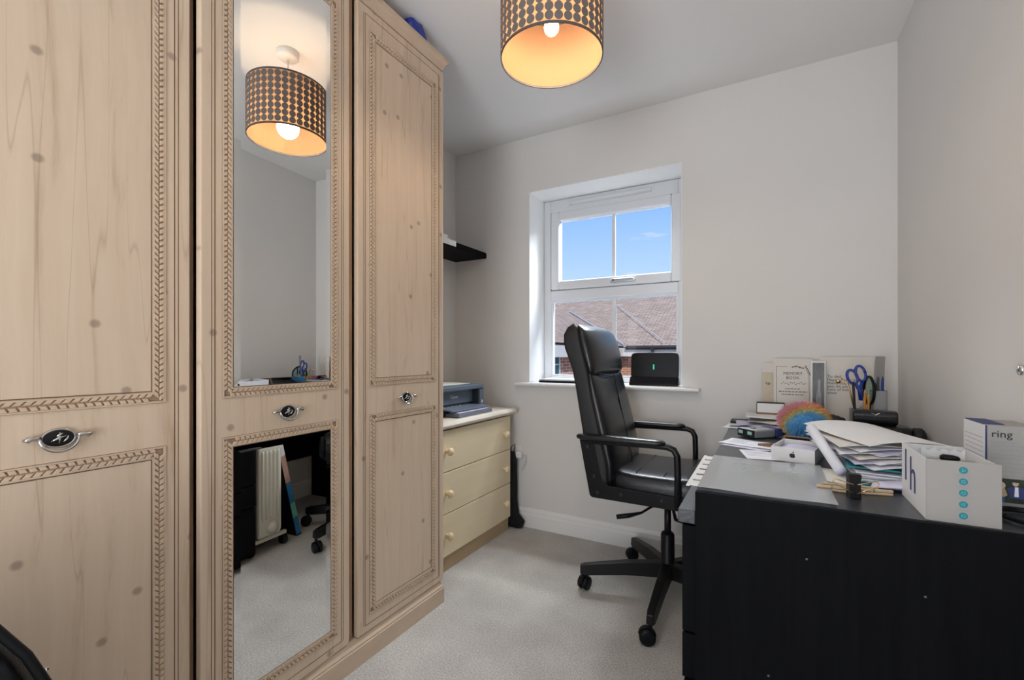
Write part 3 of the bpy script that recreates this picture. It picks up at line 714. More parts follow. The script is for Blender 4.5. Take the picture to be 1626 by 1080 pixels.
for k in range(5):
    a = math.radians(-161+72*k); ca, sa = math.cos(a), math.sin(a)
    lg = bmesh.new(); n_ = Vector((-sa, ca, 0))
    secs = []
    for r, z, hw, hh in ((.02, .125, .024, .032), (.18, .118, .021, .028), (.355, .096, .017, .024), (.378, .094, .014, .018)):
        c = Vector((r*ca, r*sa, z)); secs.append([c+n_*u+Vector((0, 0, w)) for u, w in ((-hw, -hh), (hw, -hh), (hw*.8, hh), (-hw*.8, hh))])
    loft(lg, secs); l_ = obj('base_leg', lg, 'black_metal', oc, bevel=.003)
    c = Vector((.365*ca, .365*sa, 0)); ang = a+1.0+k*.9
    d = Vector((math.cos(ang), math.sin(ang), 0)); wc = c-d*.012
    cs = bmesh.new()
    for s in (-1, 1):
        M = TR(wc.x, wc.y, .030) @ Matrix.Rotation(ang, 4, 'Z') @ TR(0, s*.013, 0) @ Matrix.Rotation(PI/2, 4, 'X')
        lathe(cs, [(.022, -.010), (.029, -.007), (.030, 0), (.029, .007), (.022, .010)], 18, M)
    M = TR(wc.x, wc.y, .030) @ Matrix.Rotation(ang, 4, 'Z')
    pts = [(.033*math.cos(t), .033*math.sin(t)) for t in [PI*.02+PI*.9*i/10 for i in range(11)]]
    poly = pts+[(x*.55, z*.55) for x, z in pts[::-1]]
    pv = bmesh.new(); prism(pv, poly, 1, -.006, .006); bmesh.ops.transform(pv, matrix=M, verts=pv.verts)
    tube(pv, [(c.x, c.y, .050), (c.x, c.y, .088)], .008, 8)
    cst = obj('caster', cs, 'black_plastic', oc, smooth=True); obj('caster_fork', pv, 'black_plastic', cst)

# ------------------------------------------------------------------ desk
DX0, DX1, DY0, DY1, DZ = -.148, .452, 1.14, 2.445, .74
dk = thing('desk', 'black ash computer desk with solid end panel and drawers along the right wall', 'desk', (.152, 1.79, 0))
db = lambda x0, x1, y0, y1, z0, z1: (x0-.152, x1-.152, y0-1.79, y1-1.79, z0, z1)
obj('desk_top', B(db(DX0, DX1, DY0+.018, DY1, DZ-.022, DZ)), 'black_ash_top_sheen', dk, bevel=.0015)
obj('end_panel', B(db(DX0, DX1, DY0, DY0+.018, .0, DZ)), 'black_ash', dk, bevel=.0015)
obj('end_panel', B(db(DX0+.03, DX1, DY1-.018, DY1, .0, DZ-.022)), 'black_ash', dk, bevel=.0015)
obj('back_panel', B(db(DX1-.016, DX1, DY0+.018, DY1-.018, .30, DZ-.022)), 'black_ash', dk)
pd = obj('pedestal', B(db(-.145, .33, DY0+.019, DY0+.36, .02, .655)), 'black_ash', dk)
obj('pedestal_top', B(db(-.188, -.149, DY0+.012, DY0+.37, .658, .69)), 'black_ash_top_sheen', dk, bevel=.002)
for z0, z1, x in ((.395, .650, -.180), (.283, .389, -.180), (.040, .277, -.176)):
    dr = obj('drawer_front', B(db(x, -.146, DY0+.022, DY0+.356, z0, z1)), 'black_ash', dk, bevel=.002)
for sx, sy, sz in ((.02, 0, .53), (.21, 0, .50), (.39, 0, .545), (-.05, 0, .26), (.30, 0, .33)):
    obj('screw_cap', lathe(bmesh.new(), [(.0022, 0), (.0022, .0008)], 8, TR(sx-.10, DY0-1.79-.0002, sz+.10) @ Matrix.Rotation(PI/2, 4, 'X')), 'printer_grey', dk)


# ------------------------------------------------------------------ under the desk (seen in the mirror)
rd = thing('oil_heater', 'cream finned oil heater on castors under the desk', 'heater', (.02, 1.61, 0))
def fin_profile():
    out = []
    for cy_, cz_, a0 in ((.050, .225, 0), (-.050, .225, 90), (-.050, -.225, 180), (.050, -.225, 270)):
        for i in range(5): t_ = math.radians(a0+22.5*i); out.append((cy_+.020*math.cos(t_), cz_+.020*math.sin(t_)))
    return out
for k in range(6):
    x = -.16+.062*k; f = bmesh.new()
    loft(f, [[(x+dx, y*s, .325+z*(.3 + .7*s if s < 1 else 1)) for y, z in fin_profile()] for dx, s in ((0, .94), (.008, 1), (.020, 1), (.028, .94))])
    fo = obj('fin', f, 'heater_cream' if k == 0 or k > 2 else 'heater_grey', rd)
    if k == 0:
        for j in range(5):
            y = -.048+.024*j
            tb = bmesh.new(); tube(tb, [(x-.001, y, .175), (x-.003, y, .19), (x-.003, y, .53), (x-.001, y, .545)], [.003, .006, .006, .003], 8); obj('rib', tb, 'heater_cream', fo, smooth=True)
        obj('end_cap', lathe(bmesh.new(), [(.034, 0), (.034, .006), (.026, .010), (.024, .016), (.01, .018)], 24, TR(x, .012, .125) @ Matrix.Rotation(-PI/2, 4, 'Y')), 'heater_cream', fo, smooth=True)
for x in (-.135, .14):
    obj('foot_bar', B((x-.012, x+.012, -.115, .115, .055, .075)), 'heater_cream', rd, bevel=.004)
    for s in (-1, 1):
        obj('wheel', lathe(bmesh.new(), [(.014, -.014), (.026, -.012), (.028, 0), (.026, .012), (.014, .014)], 16, TR(x, s*.10, .028) @ Matrix.Rotation(PI/2, 4, 'X')), 'black_plastic', rd, smooth=True)
        obj('wheel_fork', B((x-.008, x+.008, s*.10-.018, s*.10+.018, .026, .056)), 'black_plastic', rd)
bk = thing('box_file', 'slim upright box with blue and green spine leaning against the oil heater', 'box', (.0, 1.832, 0))
bm = bmesh.new(); box(bm, -.10, .20, -.018, .016, 0, .60); o = obj('case', bm, 'black_plastic', bk); 
for z0, z1, m in ((.01, .12, 'book_blue'), (.12, .21, 'book_green'), (.213, .33, 'book_blue'), (.335, .50, 'book_pink'), (.50, .595, 'white_paper')):
    obj('spine_print', B((-.102, -.1002, -.017, .015, z0, z1)), m, bk)
bk.rotation_euler = (math.radians(13), 0, 0)

# ------------------------------------------------------------------ desk clutter
Z = DZ+.0006
def sheet(name, w, l, loc, rz, m, label=None, cat='paper', group=None, curl=0, bow=0, tilt=(0, 0), n=10, parent=None, wave=0, thick=.0007):
    bm = bmesh.new(); g = []
    for i in range(n+1):
        row = []
        for j in range(n+1):
            u = i/n-.5; v = j/n-.5
            z = curl*max(0, abs(u)*2-.5)**2+bow*(.25-u*u)*4+wave*math.sin(u*7+1.3)*math.cos(v*5)
            row.append((u*w, v*l, z))
        g.append(row)
    top = [[bm.verts.new((x, y, z+thick)) for x, y, z in r] for r in g]; bot = [[bm.verts.new(p) for p in r] for r in g]
    for i in range(n):
        for j in range(n):
            bm.faces.new((top[i][j], top[i+1][j], top[i+1][j+1], top[i][j+1])); bm.faces.new((bot[i][j], bot[i][j+1], bot[i+1][j+1], bot[i+1][j]))
    for i in range(n):
        bm.faces.new((bot[i][0], bot[i+1][0], top[i+1][0], top[i][0])); bm.faces.new((bot[i][n], top[i][n], top[i+1][n], bot[i+1][n]))
        bm.faces.new((bot[0][i], top[0][i], top[0][i+1], bot[0][i+1])); bm.faces.new((bot[n][i], bot[n][i+1], top[n][i+1], top[n][i]))
    o = obj(name, bm, m, parent, smooth=False, loc=loc); o.rotation_euler = (tilt[0], tilt[1], rz)
    if label: tag(o, label, cat, group)
    return o
def lines(parent, x0, x1, y0, dy, n, z, m='grey_print', h=.0012, ragged=.3):
    bm = bmesh.new()
    for k in range(n): box(bm, x0, x1-(x1-x0)*ragged*random.random(), y0-k*dy, y0-k*dy+h, z, z+.0002)
    obj('printed_lines', bm, m, parent)['kind'] = 'stuff'

# clear plastic sleeve with papers at the near end
sv = thing('plastic_sleeve', 'clear punched plastic sleeve holding grey documents at the near desk corner', 'sleeve', (-.008, 1.352, Z))
sheet('document', .235, .335, (.008, .0, .0005), 0, 'white_paper', parent=sv, thick=.003)
gp = sheet('document', .13, .19, (.005, .035, .0042), math.radians(4), 'display_green', parent=sv, thick=.0008)
lines(gp, -.055, .05, .08, .011, 15, .001, 'grey_print', .0016)
sheet('sleeve_film', .275, .385, (0, 0, .0056), 0, 'sleeve_plastic', parent=sv, wave=.0015, thick=.0004)
ps = bmesh.new()
for k in range(6): box(ps, -.160, -.138, -.18+k*.062, -.135+k*.062, .004, .0055)
box(ps, -.164, -.156, -.185, .185, .0032, .005)
obj('punched_strip', ps, 'white_plastic', sv)
# loose papers on the left side of the desk
p = sheet('paper_sheet', .17, .12, (-.055, 1.83, Z+.003), math.radians(-18), 'white_paper', 'white printed letter on the desk edge below the twin display gadget', wave=.001)
lines(p, -.07, .03, .045, .012, 7, .0012)
sheet('paper_sheet', .19, .13, (-.035, 1.80, Z), math.radians(-24), 'lilac_paper', 'lilac envelope under the printed letter at the desk edge')
p = sheet('paper_sheet', .12, .14, (-.01, 1.655, Z), math.radians(12), 'white_paper', 'small white note between plastic sleeve and phone box')
lines(p, -.05, .04, .05, .018, 5, .0012)
sheet('paper_sheet', .26, .15, (-.035, 2.25, Z), math.radians(-8), 'white_paper', 'lowest white sheet overhanging the far left desk edge', wave=.002)
sheet('paper_sheet', .24, .15, (.0, 2.27, Z+.014), math.radians(6), 'lilac_paper', 'curled lilac sheet in the far left paper heap', wave=.005)
sheet('paper_sheet', .21, .15, (.03, 2.30, Z+.026), math.radians(-3), 'warm_paper', 'cream leaflet in the far left paper heap', wave=.004)
sheet('envelope', .20, .14, (.015, 2.345, Z+.040), math.radians(2), 'white_card', 'pale glossy magazine on top of the far left paper heap', 'magazine', wave=.002, thick=.006)
sheet('folder', .26, .10, (-.02, 2.385, Z), 0, 'black_plastic', 'thin black folder under the cards against the window wall', 'folder', thick=.012)
sheet('paper_sheet', .15, .11, (.03, 2.18, Z+.0105), math.radians(15), 'white_paper', 'folded white slip beside the rainbow fluffy ball', wave=.003)
sheet('notebook', .15, .10, (.045, 2.17, Z), math.radians(10), 'black_plastic', 'flat black notebook beneath the folded white slip', 'notebook', thick=.009)
# gadget with twin displays
gd = thing('power_bank', 'silver gadget with two small green displays on its black front', 'gadget', (-.022, 2.025, Z+.002), math.radians(-44))
obj('body', B((-.041, .041, -.07, .03, 0, .032)), 'silver_plastic', gd, bevel=.006)
obj('rear_cap', B((-.041, .041, .031, .066, 0, .032)), 'navy_ink', gd, bevel=.006)
obj('front_plate', B((-.040, .040, -.074, -.070, .002, .030)), 'ink', gd)
for x in (-.024, .020): obj('display', B((x-.010, x+.010, -.0755, -.074, .012, .024)), 'display_green', gd)
obj('button', B((-.012, .008, -.045, -.03, .032, .037)), 'silver_plastic', gd, bevel=.002)
# fluffy ball
fl = thing('fluffy_ball', 'rainbow coloured fluffy ball in pink, yellow and blue', 'toy', (.122, 2.075, Z+.068))
bm = bmesh.new(); bmesh.ops.create_uvsphere(bm, u_segments=24, v_segments=14, radius=1); bmesh.ops.scale(bm, vec=(.074, .070, .056), verts=bm.verts)
obj('core', bm, 'rainbow_fur', fl, smooth=True)
vs, fs = [], []
for k in range(9000):
    u = random.uniform(-1, 1); t = random.uniform(0, 2*PI); q = math.sqrt(1-u*u); n_ = Vector((q*math.cos(t), q*math.sin(t), u))
    p0 = Vector((n_.x*.072, n_.y*.068, n_.z*.054)); d = (n_+Vector((random.gauss(0, .35), random.gauss(0, .35), random.gauss(0, .35)-.1))).normalized()
    ln = random.uniform(.014, .030); s = d.cross(Vector((random.random(), random.random(), random.random()))).normalized()*.0009
    p1 = p0+d*ln*.55; p2 = p0+(d+Vector((0, 0, -.25))).normalized()*ln
    for pp in (p1, p2): pp.z = max(pp.z, -.066)
    i = len(vs); vs += [p0-s, p0+s, p1+s*.8, p1-s*.8, p2]; fs += [(i, i+1, i+2, i+3), (i+3, i+2, i+4)]
obj('fur', (vs, [], fs), 'rainbow_fur', fl)['kind'] = 'stuff'
# phone box
ib = thing('phone_box', 'open white phone box tray with black fruit emblem', 'box', (.083, 1.665, Z), math.radians(-13))
obj('tray', B((-.056, .056, -.082, .082, 0, .003), (-.056, -.0535, -.082, .082, .003, .042), (.0535, .056, -.082, .082, .003, .042), (-.0535, .0535, -.082, -.0795, .003, .042), (-.0535, .0535, .0795, .082, .003, .042)), 'white_card', ib)
sheet('inner_paper', .102, .15, (0, 0, .024), 0, 'lilac_paper', parent=ib, bow=.006)
ap = bmesh.new()
def disc2(bm, cx_, cz, rx, rz, y, ang=0, n=20):
    pts = [(cx_+rx*math.cos(t)*math.cos(ang)-rz*math.sin(t)*math.sin(ang), y, cz+rx*math.cos(t)*math.sin(ang)+rz*math.sin(t)*math.cos(ang)) for t in [2*PI*k/n for k in range(n)]]
    bm.faces.new([bm.verts.new(p) for p in pts])
outl = []
for k in range(40):
    t = 2*PI*k/40; r = .0072*(1+.07*math.cos(2*t)) ; x = r*math.cos(t); z = r*1.05*math.sin(t)
    if abs(x) < .002 and z > 0: z -= .0012
    if abs(x) < .002 and z < 0: z += .0008
    dd = math.hypot(x-.0088, z-.0012)
    if dd < .0034: x = .0088-.0034*(.0088-x)/max(dd, 1e-6)
    outl.append((x, -.0823, .020+z))
ap.faces.new([ap.verts.new(p) for p in outl]); disc2(ap, .0022, .0302, .0032, .0013, -.0823, .9)
obj('emblem', ap, 'ink', ib)
gl = bmesh.new(); tube(gl, [(-.14, .11, .006), (-.07, .10, .008), (-.055, .095, .048), (.01, .085, .050), (.05, .075, .046), (.07, .03, .046)], .0028, 6); tube(gl, [(-.14, .11, .006), (-.10, .125, .010), (-.075, .115, .010)], .0045, 6)
o = obj('leather_cord', gl, 'brown_leather', loc=(.083, 1.665, Z+.0006)); o.rotation_euler[2] = math.radians(-13); tag(o, 'thin tan leather cord trailing over the white phone box', 'cord')

# paper heap in the middle (fanned A4 sheets, teal folders)
ORD = ['first', 'second', 'third', 'fourth', 'fifth', 'sixth', 'seventh', 'eighth']
heapg = 'fanned sheets of the paper heap'
def R_(d): return math.radians(d)
tf = [('folder', .23, .30, .300, 1.535, .0005, 3, 'teal', 'lower teal folder at the bottom of the paper heap', .006),
      ('folder', .23, .30, .305, 1.57, .0330, -6, 'teal', 'upper teal folder inside the paper heap', .004)]
for n_, w, l, x, y, z, a, m, lab, th in tf: sheet(n_, w, l, (x, y, Z+z), R_(a), m, lab, 'folder', thick=th)
zz = .0075
for k in range(5):
    sheet('paper_sheet', .212, .297, (.300+random.uniform(-.008, .008), 1.545+random.uniform(-.01, .01), Z+zz), R_(random.uniform(-4, 7)), 'white_paper', ORD[k]+' white wad of paper above the lower teal folder', 'paper', 'sheets between the teal folders', thick=.003, wave=.0007); zz += .0046
zz = .040
angs = [8, -4, 14, 3, -9, 18, 10, -2]
for k in range(8):
    m = ('white_paper', 'lilac_paper', 'white_paper', 'warm_paper')[k % 4]
    sheet('paper_sheet', .215, .300, (.285-.004*k+random.uniform(-.006, .006), 1.56+.010*k, Z+zz), R_(angs[k]+10), m, ORD[k]+' sheet above the upper teal folder in the fanned heap', 'paper', heapg, bow=.012, wave=.0006, tilt=(R_(1.0), R_(1.2)), thick=.0012); zz += .0052
p = sheet('paper_sheet', .23, .33, (.270, 1.635, Z+zz+.006), R_(22), 'white_card', 'topmost broad pale sheet arching over the paper heap', 'paper', bow=.018, tilt=(R_(1.5), R_(2)), wave=.002)
# curled lower leaf at front of the heap
cl = bmesh.new(); n = 12; rows = []
for i in range(n+1):
    t = i/n; rows.append([(.20+.17*s+.02*t, 1.375-.030*math.sin(t*PI)+.045*t*0, Z+.001+.045*t*(.35+.65*s)) for s in (0, .25, .5, .75, 1)])
V = [[cl.verts.new(p) for p in r] for r in rows]
for a, b in zip(V, V[1:]):
    for k in range(4): cl.faces.new((a[k], a[k+1], b[k+1], b[k]))
o = obj('paper_sheet', cl, 'lilac_paper', smooth=True); md = o.modifiers.new('s', 'SOLIDIFY'); md.thickness = .0008
tag(o, 'lilac sheet curling up at the front of the paper heap', 'paper')
# rolled clear document tube leaning on the heap
rl = thing('rolled_document', 'rolled up document in clear film leaning against the paper heap', 'document', (.168, 1.462, Z+.014))
a_, b_2 = Vector((0, 0, 0)), Vector((-.055, .16, .088))
obj('film_roll', T([a_, b_2], .0135, 18), 'white_paper', rl, smooth=True)
obj('inner_roll', T([a_-(b_2-a_)*.02, b_2+(b_2-a_)*.01], .0095, 14), 'lilac_paper', rl, smooth=True)
sheet('paper_sheet', .16, .15, (.175, 1.455, Z), R_(-20), 'warm_paper', 'cream slip under the end of the rolled document', wave=.0)
# binder clip and wooden pegs
bc = thing('binder_clip', 'black binder clip with wire handles standing on the desk', 'clip', (.168, 1.262, Z), R_(12))
b1 = prism(bmesh.new(), [(-.012, 0), (.012, 0), (.011, .040), (.0125, .046), (.0125, .054), (-.0125, .054), (-.0125, .046), (-.011, .040)], 1, -.009, .009); obj('clip_body', b1, 'black_metal', bc, bevel=.001)
for s_ in (-1, 1):
    obj('wire_handle', T([(s_*.004, -.0105, .012), (s_*.020, -.013, .022), (s_*.036, -.014, .030), (s_*.044, -.012, .036), (s_*.040, -.010, .042), (s_*.030, -.010, .040), (s_*.012, -.0105, .034), (s_*.004, -.0105, .032)], .0013, 6), 'gold_metal', bc, smooth=True)
for k, (x, y, a, z) in enumerate(((.135, 1.30, 4, 0), (.150, 1.325, -12, 0), (.215, 1.315, 14, 0), (.19, 1.335, -3, .0))):
    pg = thing('clothes_peg', ('wooden peg nearest the plastic sleeve by the binder clip', 'wooden peg tilted behind the binder clip', 'wooden peg right of the binder clip by the paper heap', 'wooden peg furthest back behind the binder clip')[k], 'peg', (x, y, Z+z), R_(a), 'pegs by the binder clip')
    for s in (0, 1): obj('peg_half', B((-.034, .034, -.004, .004, .0+s*.0065, .0055+s*.0065)), 'peg_wood', pg, bevel=.0012)
    obj('spring', T([(-.004, -.0052, .006), (-.004, -.0052, .0135), (-.004, .0052, .0135), (-.004, .0052, .006), (.004, .0052, .004), (.004, -.0052, .004)], .0009, 5), 'steel', pg)
# white box with icons (open)
wb = thing('icon_box', 'open white box with a column of teal round icons near the desk end', 'box', (.322, 1.258, Z), R_(0))
x0, x1, y0, y1, hh, t = -.053, .052, -.094, .090, .118, .0022
obj('shaded_front_face', B((x0, x1, y0, y0+t, 0, hh)), 'grey_and_shade_card', wb)  # front of the white box darkened by colour, standing in for shade
obj('side_face', B((x0, x0+t, y0+t, y1, 0, hh), (x1-t, x1, y0+t, y1, 0, hh*.97), (x0+t, x1-t, y1-t, y1, 0, hh), (x0+t, x1-t, y0+t, y1-t, 0, t)), 'white_card', wb)
flp = bmesh.new(); box(flp, 0, .052, y0+.01, y1-.05, 0, .0016, M=TR(x0+t, 0, hh-.012) @ Matrix.Rotation(R_(32), 4, 'Y'))
obj('teal_flap', flp, 'teal_light', wb)
wv = bmesh.new(); pts = [(x0+.02+.07*i/14, hh+.004*math.sin(i*1.9)) for i in range(15)]
prism(wv, [(x0+.02, .05)]+pts+[(x1-.015, .05)], 1, .03, .0312); obj('torn_liner', wv, 'white_card', wb)
ic = bmesh.new(); lt = bmesh.new(); tx = bmesh.new()
for k in range(5):
    zc = hh-.016-k*.0215
    disc2(ic, .0, zc, .0064, .0064, y0-.0004, n=24)
    pts = [(.0032*math.cos(a+k), zc+.0032*math.sin(a+k)) for a in [2*PI*i/(3+k % 3)*1.0 for i in range(3+k % 3)]]
    for i in range(len(pts)):
        a, b = pts[i], pts[(i+1) % len(pts)]; tube(lt, [(a[0], y0-.0007, a[1]), (b[0], y0-.0007, b[1])], .0004, 4)
    box(tx, -.0085, .0085, y0-.0004, y0, zc-.0092, zc-.0085); box(tx, -.012, .0125, y0-.0004, y0, zc-.0108, zc-.0102)
obj('round_icon', ic, 'teal', wb); obj('icon_symbol', lt, 'teal_light', wb); obj('printed_lines', tx, 'grey_print', wb)
text('lettering', 'h', .105, 'navy_ink', wb, TR(x0-.0006, .025, .030) @ FACE_MX)
text('lettering', 'l', .10, 'navy_ink', wb, TR(x0-.0006, .065, .042) @ FACE_MX)
ea = bmesh.new(); tube(ea, [(-.012, 0, 0), (-.008, 0, 0), (.008, -.003, 0), (.015, -.004, 0), (.018, -.005, 0)], [.004, .0072, .0068, .005, .002], 12)
o = obj('earbud', ea, 'black_plastic', None, smooth=True, loc=(.322, 1.250, Z+.1085)); tag(o, 'small glossy black capsule shaped gadget sitting in the open icon box', 'gadget')
o2 = obj('packing_tray', B((x0+.004, x1-.004, y0+.005, .028, .085, .1005)), 'grey_and_shade_card', wb)
# ring box
rg = thing('doorbell_box', 'tall grey doorbell box reading ring against the right wall', 'box', (.443, 1.39, Z))
obj('carton', B((-.0395, .0395, -.060, .060, 0, .171)), 'grey_and_shade_card', rg, bevel=.001)
obj('white_side', B((-.0412, -.0397, -.058, .060, .001, .1705)), 'white_card', rg)
obj('dark_edge', B((-.0412, -.0385, -.0615, -.0602, .001, .171), (-.0395, -.005, -.04, .06, .1711, .1725)), 'navy_ink', rg)
text('lettering', 'ring', .021, 'ink', rg, TR(-.0325, -.0612, .147) @ FACE_MY)
ln = bmesh.new()
for z, w in ((.136, .040), (.129, .052), (.110, .06), (.103, .045), (.083, .062), (.076, .05)): box(ln, -.0325, -.0325+w, -.0607, -.0601, z, z+.0015)
for z in (.121, .093, .067): box(ln, -.0325, .036, -.0606, -.0601, z, z+.0006)
obj('printed_lines', ln, 'grey_print', rg)
sl = bmesh.new()
for k in range(7): box(sl, -.0418, -.0412, -.048, .050, .142-k*.010, .1428-k*.010)
obj('printed_lines', sl, 'grey_print', rg)
ph_ = obj('photo_print', B((-.0385, .0365, -.0610, -.0602, .012, .062)), 'leaf_print', rg)
fg = bmesh.new(); yy = -.0614
def poly(pts, mi): 
    f = fg.faces.new([fg.verts.new((x, yy, z)) for x, z in pts]); f.material_index = mi
def ell(cx_, cz, a, b, mi): poly([(cx_+a*math.cos(2*PI*k/14), cz+b*math.sin(2*PI*k/14)) for k in range(14)], mi)
poly([(-.034, .030), (-.026, .043), (-.012, .042), (-.008, .028), (-.012, .024), (-.028, .024)], 0)
poly([(-.028, .0239), (-.012, .0239), (-.012, .013), (-.017, .013), (-.020, .020), (-.022, .013), (-.027, .013)], 1)
poly([(-.0078, .043), (.004, .047), (.018, .045), (.022, .026), (.016, .022), (-.004, .022)], 2)
poly([(-.002, .0219), (.014, .0219), (.015, .013), (.008, .013), (.006, .019), (.004, .013), (-.001, .013)], 3)
yy = -.0616
ell(-.017, .0475, .0062, .0070, 4); ell(.004, .0535, .0048, .0060, 5); poly([(.003, .046), (.008, .046), (.0085, .026), (.002, .026)], 6)
yy = -.0618
ell(-.0145, .0475, .0036, .0046, 5); poly([(-.001, .0555), (.009, .0555), (.0085, .0595), (0, .0598)], 3)
obj('printed_couple', fg, ['jacket_tan', 'jeans_print', 'navy_ink', 'ink', 'hair_print', 'skin_print', 'white_paper'], ph_)
cbm = bmesh.new(); pts = [(.404+.040*math.cos(t)*(1+.04*math.sin(3*t)), 1.252+.05*math.sin(t), Z+.004+.004*(t/12)) for t in [2*PI*k/20*1 for k in range(52)]]
tube(cbm, [(x+.034, y, z) for x, y, z in pts], .0033, 7)
tag(obj('cable_coil', cbm, 'black_plastic', smooth=True), 'coiled black cable in front of the doorbell box', 'cable')

# things standing against the window wall at the back of the desk
def card(name, label, cat, x0, x1, z1, y, m, tilt=-4, th=.002, rz=0, z0=0):
    t = thing(name, label, cat, ((x0+x1)/2, y, Z+z0), R_(rz)); t.rotation_euler[0] = R_(tilt)
    w = x1-x0
    obj('card', B((-w/2, w/2, -th/2, th/2, 0, z1-Z-z0)), m, t)
    return t, w, z1-Z-z0
t, w, hh = card('tan_notebook', 'tan card with small leaf print behind the memory book', 'card', -.020, .075, 1.022, 2.462, 'tan_card', -2.5)
obj('header_band', B((-w/2, w/2, -.0022, -.0011, hh-.045, hh)), 'warm_paper', t)
lf_ = bmesh.new()
for a in (.5, 1.1, 2.0): 
    c, s = math.cos(a), math.sin(a); poly_ = [(0, 0), (.010*c-.002*s, .010*s+.002*c), (.018*c, .018*s), (.010*c+.002*s, .010*s-.002*c)]
    lf_.faces.new([lf_.verts.new((-w/2+.020+x, -.0014, hh-.105+z)) for x, z in poly_])
obj('leaf_motif', lf_, 'leaf_print', t)
t, w, hh = card('memory_book', 'pale memory book with leaf sprigs and thin black border', 'book', .025, .178, 1.042, 2.440, 'warm_paper', -3.0, .008)
yv = -.0043
br = bmesh.new(); 
for q in ((-.066, -.0645, .02, hh-.035), (.062, .0635, .02, hh-.065)): box(br, q[0], q[1], yv, yv+.0004, q[2], q[3])
box(br, -.066, -.02, yv, yv+.0004, hh-.0365, hh-.035)
obj('border_line', br, 'ink', t)
text('lettering', 'MEMORY', .0185, 'ink', t, TR(0, yv, hh-.074) @ FACE_MY, 'CENTER', ext=.0003)
text('lettering', 'BOOK', .0185, 'ink', t, TR(0, yv, hh-.094) @ FACE_MY, 'CENTER', ext=.0003)
sp = bmesh.new()
def leafp(x, z, a, l=.011, wd_=.0022):
    c, s = math.cos(a), math.sin(a); sp.faces.new([sp.verts.new((x+px_*c-pz_*s, yv-.0002, z+px_*s+pz_*c)) for px_, pz_ in ((0, 0), (l*.5, wd_), (l, 0), (l*.5, -wd_))])
for k in range(9): leafp(.002+.005*k, hh-.034+.004*math.sin(k*.6), -2.2+.25*(k % 3)); 
for k in range(9): leafp(.048+.0022*k, hh-.030-.005*k, -.9-.5*(k % 2)*1.6)
for k in range(14): leafp(-.048+.007*k, hh-.113+.003*math.sin(k*1.3), .5 if k % 2 else -.6, .009, .0016)
for k in range(5): leafp(-.058+.003*k, .035+.006*k, 1.0+.8*(k % 2))
obj('leaf_sprig', sp, 'leaf_print', t)
tl = bmesh.new()
for z, w2 in ((hh-.140, .030), (hh-.153, .056), (hh-.166, .044)): 
    x = -w2
    while x < w2:
        l_ = random.uniform(.006, .014); box(tl, x, min(x+l_, w2), yv, yv+.0004, z, z+.0032); x += l_+.003
obj('printed_lines', tl, 'ink', t)
t, w, hh = card('black_white_photo', 'narrow black and white photograph standing between memory book and greeting card', 'photograph', .168, .222, 1.032, 2.415, 'white_card', -3, .0015, rz=-8)
o = obj('photo_print', B((-w/2+.006, w/2-.004, -.0014, -.0008, .008, hh-.008)), 'photo_dark', t)
f2 = bmesh.new(); prism(f2, [(-.006, .01), (.010, .01), (.012, .13), (.008, .17), (.009, .20), (.004, .215), (-.001, .20), (-.002, .17), (-.008, .13)], 1, -.0019, -.0014); obj('printed_figure', f2, 'photo_light', o)
t, w, hh = card('greeting_card', 'white greeting card with a typed message to dad', 'card', .206, .398, 1.050, 2.445, 'warm_paper', -3)
text('lettering', 'To dad,\nHappy Fathers\nthank you for\nyou do you.\nLots of love\nxxxx', .0175, 'ink', t, TR(-w/2+.026, -.0014, hh-.092) @ FACE_MY, spacing=.82)
# low open card case
t = thing('card_case', 'small white open card case with dark rim before the memory book', 'case', (.012, 2.392, Z+.0125), R_(0))
obj('case_body', B((-.056, .056, -.006, .03, 0, .088)), 'ink', t, bevel=.002)
obj('case_inner', B((-.053, .053, -.0072, -.0062, .042, .084)), 'white_card', t)
obj('case_band', B((-.053, .053, -.0085, -.0062, .026, .041)), 'brown_leather', t)
# pen pot group
pp = thing('pen_pot', 'grey pen pot at the back corner of the desk', 'pot', (.352, 2.235, Z))
def cup(name, cx_, cy_, a, b, h_):
    bm = bmesh.new()
    def rr_(k, z): return [(cx_+x*k, cy_+y*k, z) for x, y in sup(a, b, 6, 32)]
    return obj(name, loft(bm, [rr_(1, 0), rr_(1, h_), rr_(.93, h_), rr_(.92, .006)]), 'pot_grey', pp)
cup('tall_cup', .027, .022, .024, .036, .180); cup('low_cup', -.032, -.002, .034, .038, .105)
obj('pot_label', B((-.055, -.008, -.0415, -.0402, .080, .102)), 'white_card', pp)
PX, PY = .352, 2.235
ru = bmesh.new(); box(ru, -.016, .016, -.0008, .0008, 0, .305); o = obj('steel_ruler', ru, 'steel', loc=(PX+.024, PY+.026, Z+.008)); o.rotation_euler = (0, R_(2), R_(14)); tag(o, 'steel ruler standing tallest in the pen pot', 'ruler')
sc = thing('scissors', 'scissors with blue and grey handles standing in the pen pot', 'scissors', (PX-.038, PY-.012, Z+.010))
def loop(cx_, cz, a, b, ang, r, name, m):
    pts = []
    for k in range(21):
        t_ = 2*PI*k/20; x = a*math.cos(t_); z = b*math.sin(t_); pts.append((cx_+x*math.cos(ang)-z*math.sin(ang), 0, cz+x*math.sin(ang)+z*math.cos(ang)))
    obj(name, T(pts, r, 8), m, sc, smooth=True)
loop(-.022, .222, .0155, .028, .30, .0052, 'handle_loop', 'scissor_blue'); loop(.004, .236, .0150, .030, .22, .0052, 'handle_loop', 'scissor_blue')
loop(-.022, .222, .0105, .023, .30, .0025, 'grey_grip', 'scissor_grey'); loop(.004, .236, .0100, .025, .22, .0025, 'grey_grip', 'scissor_grey')
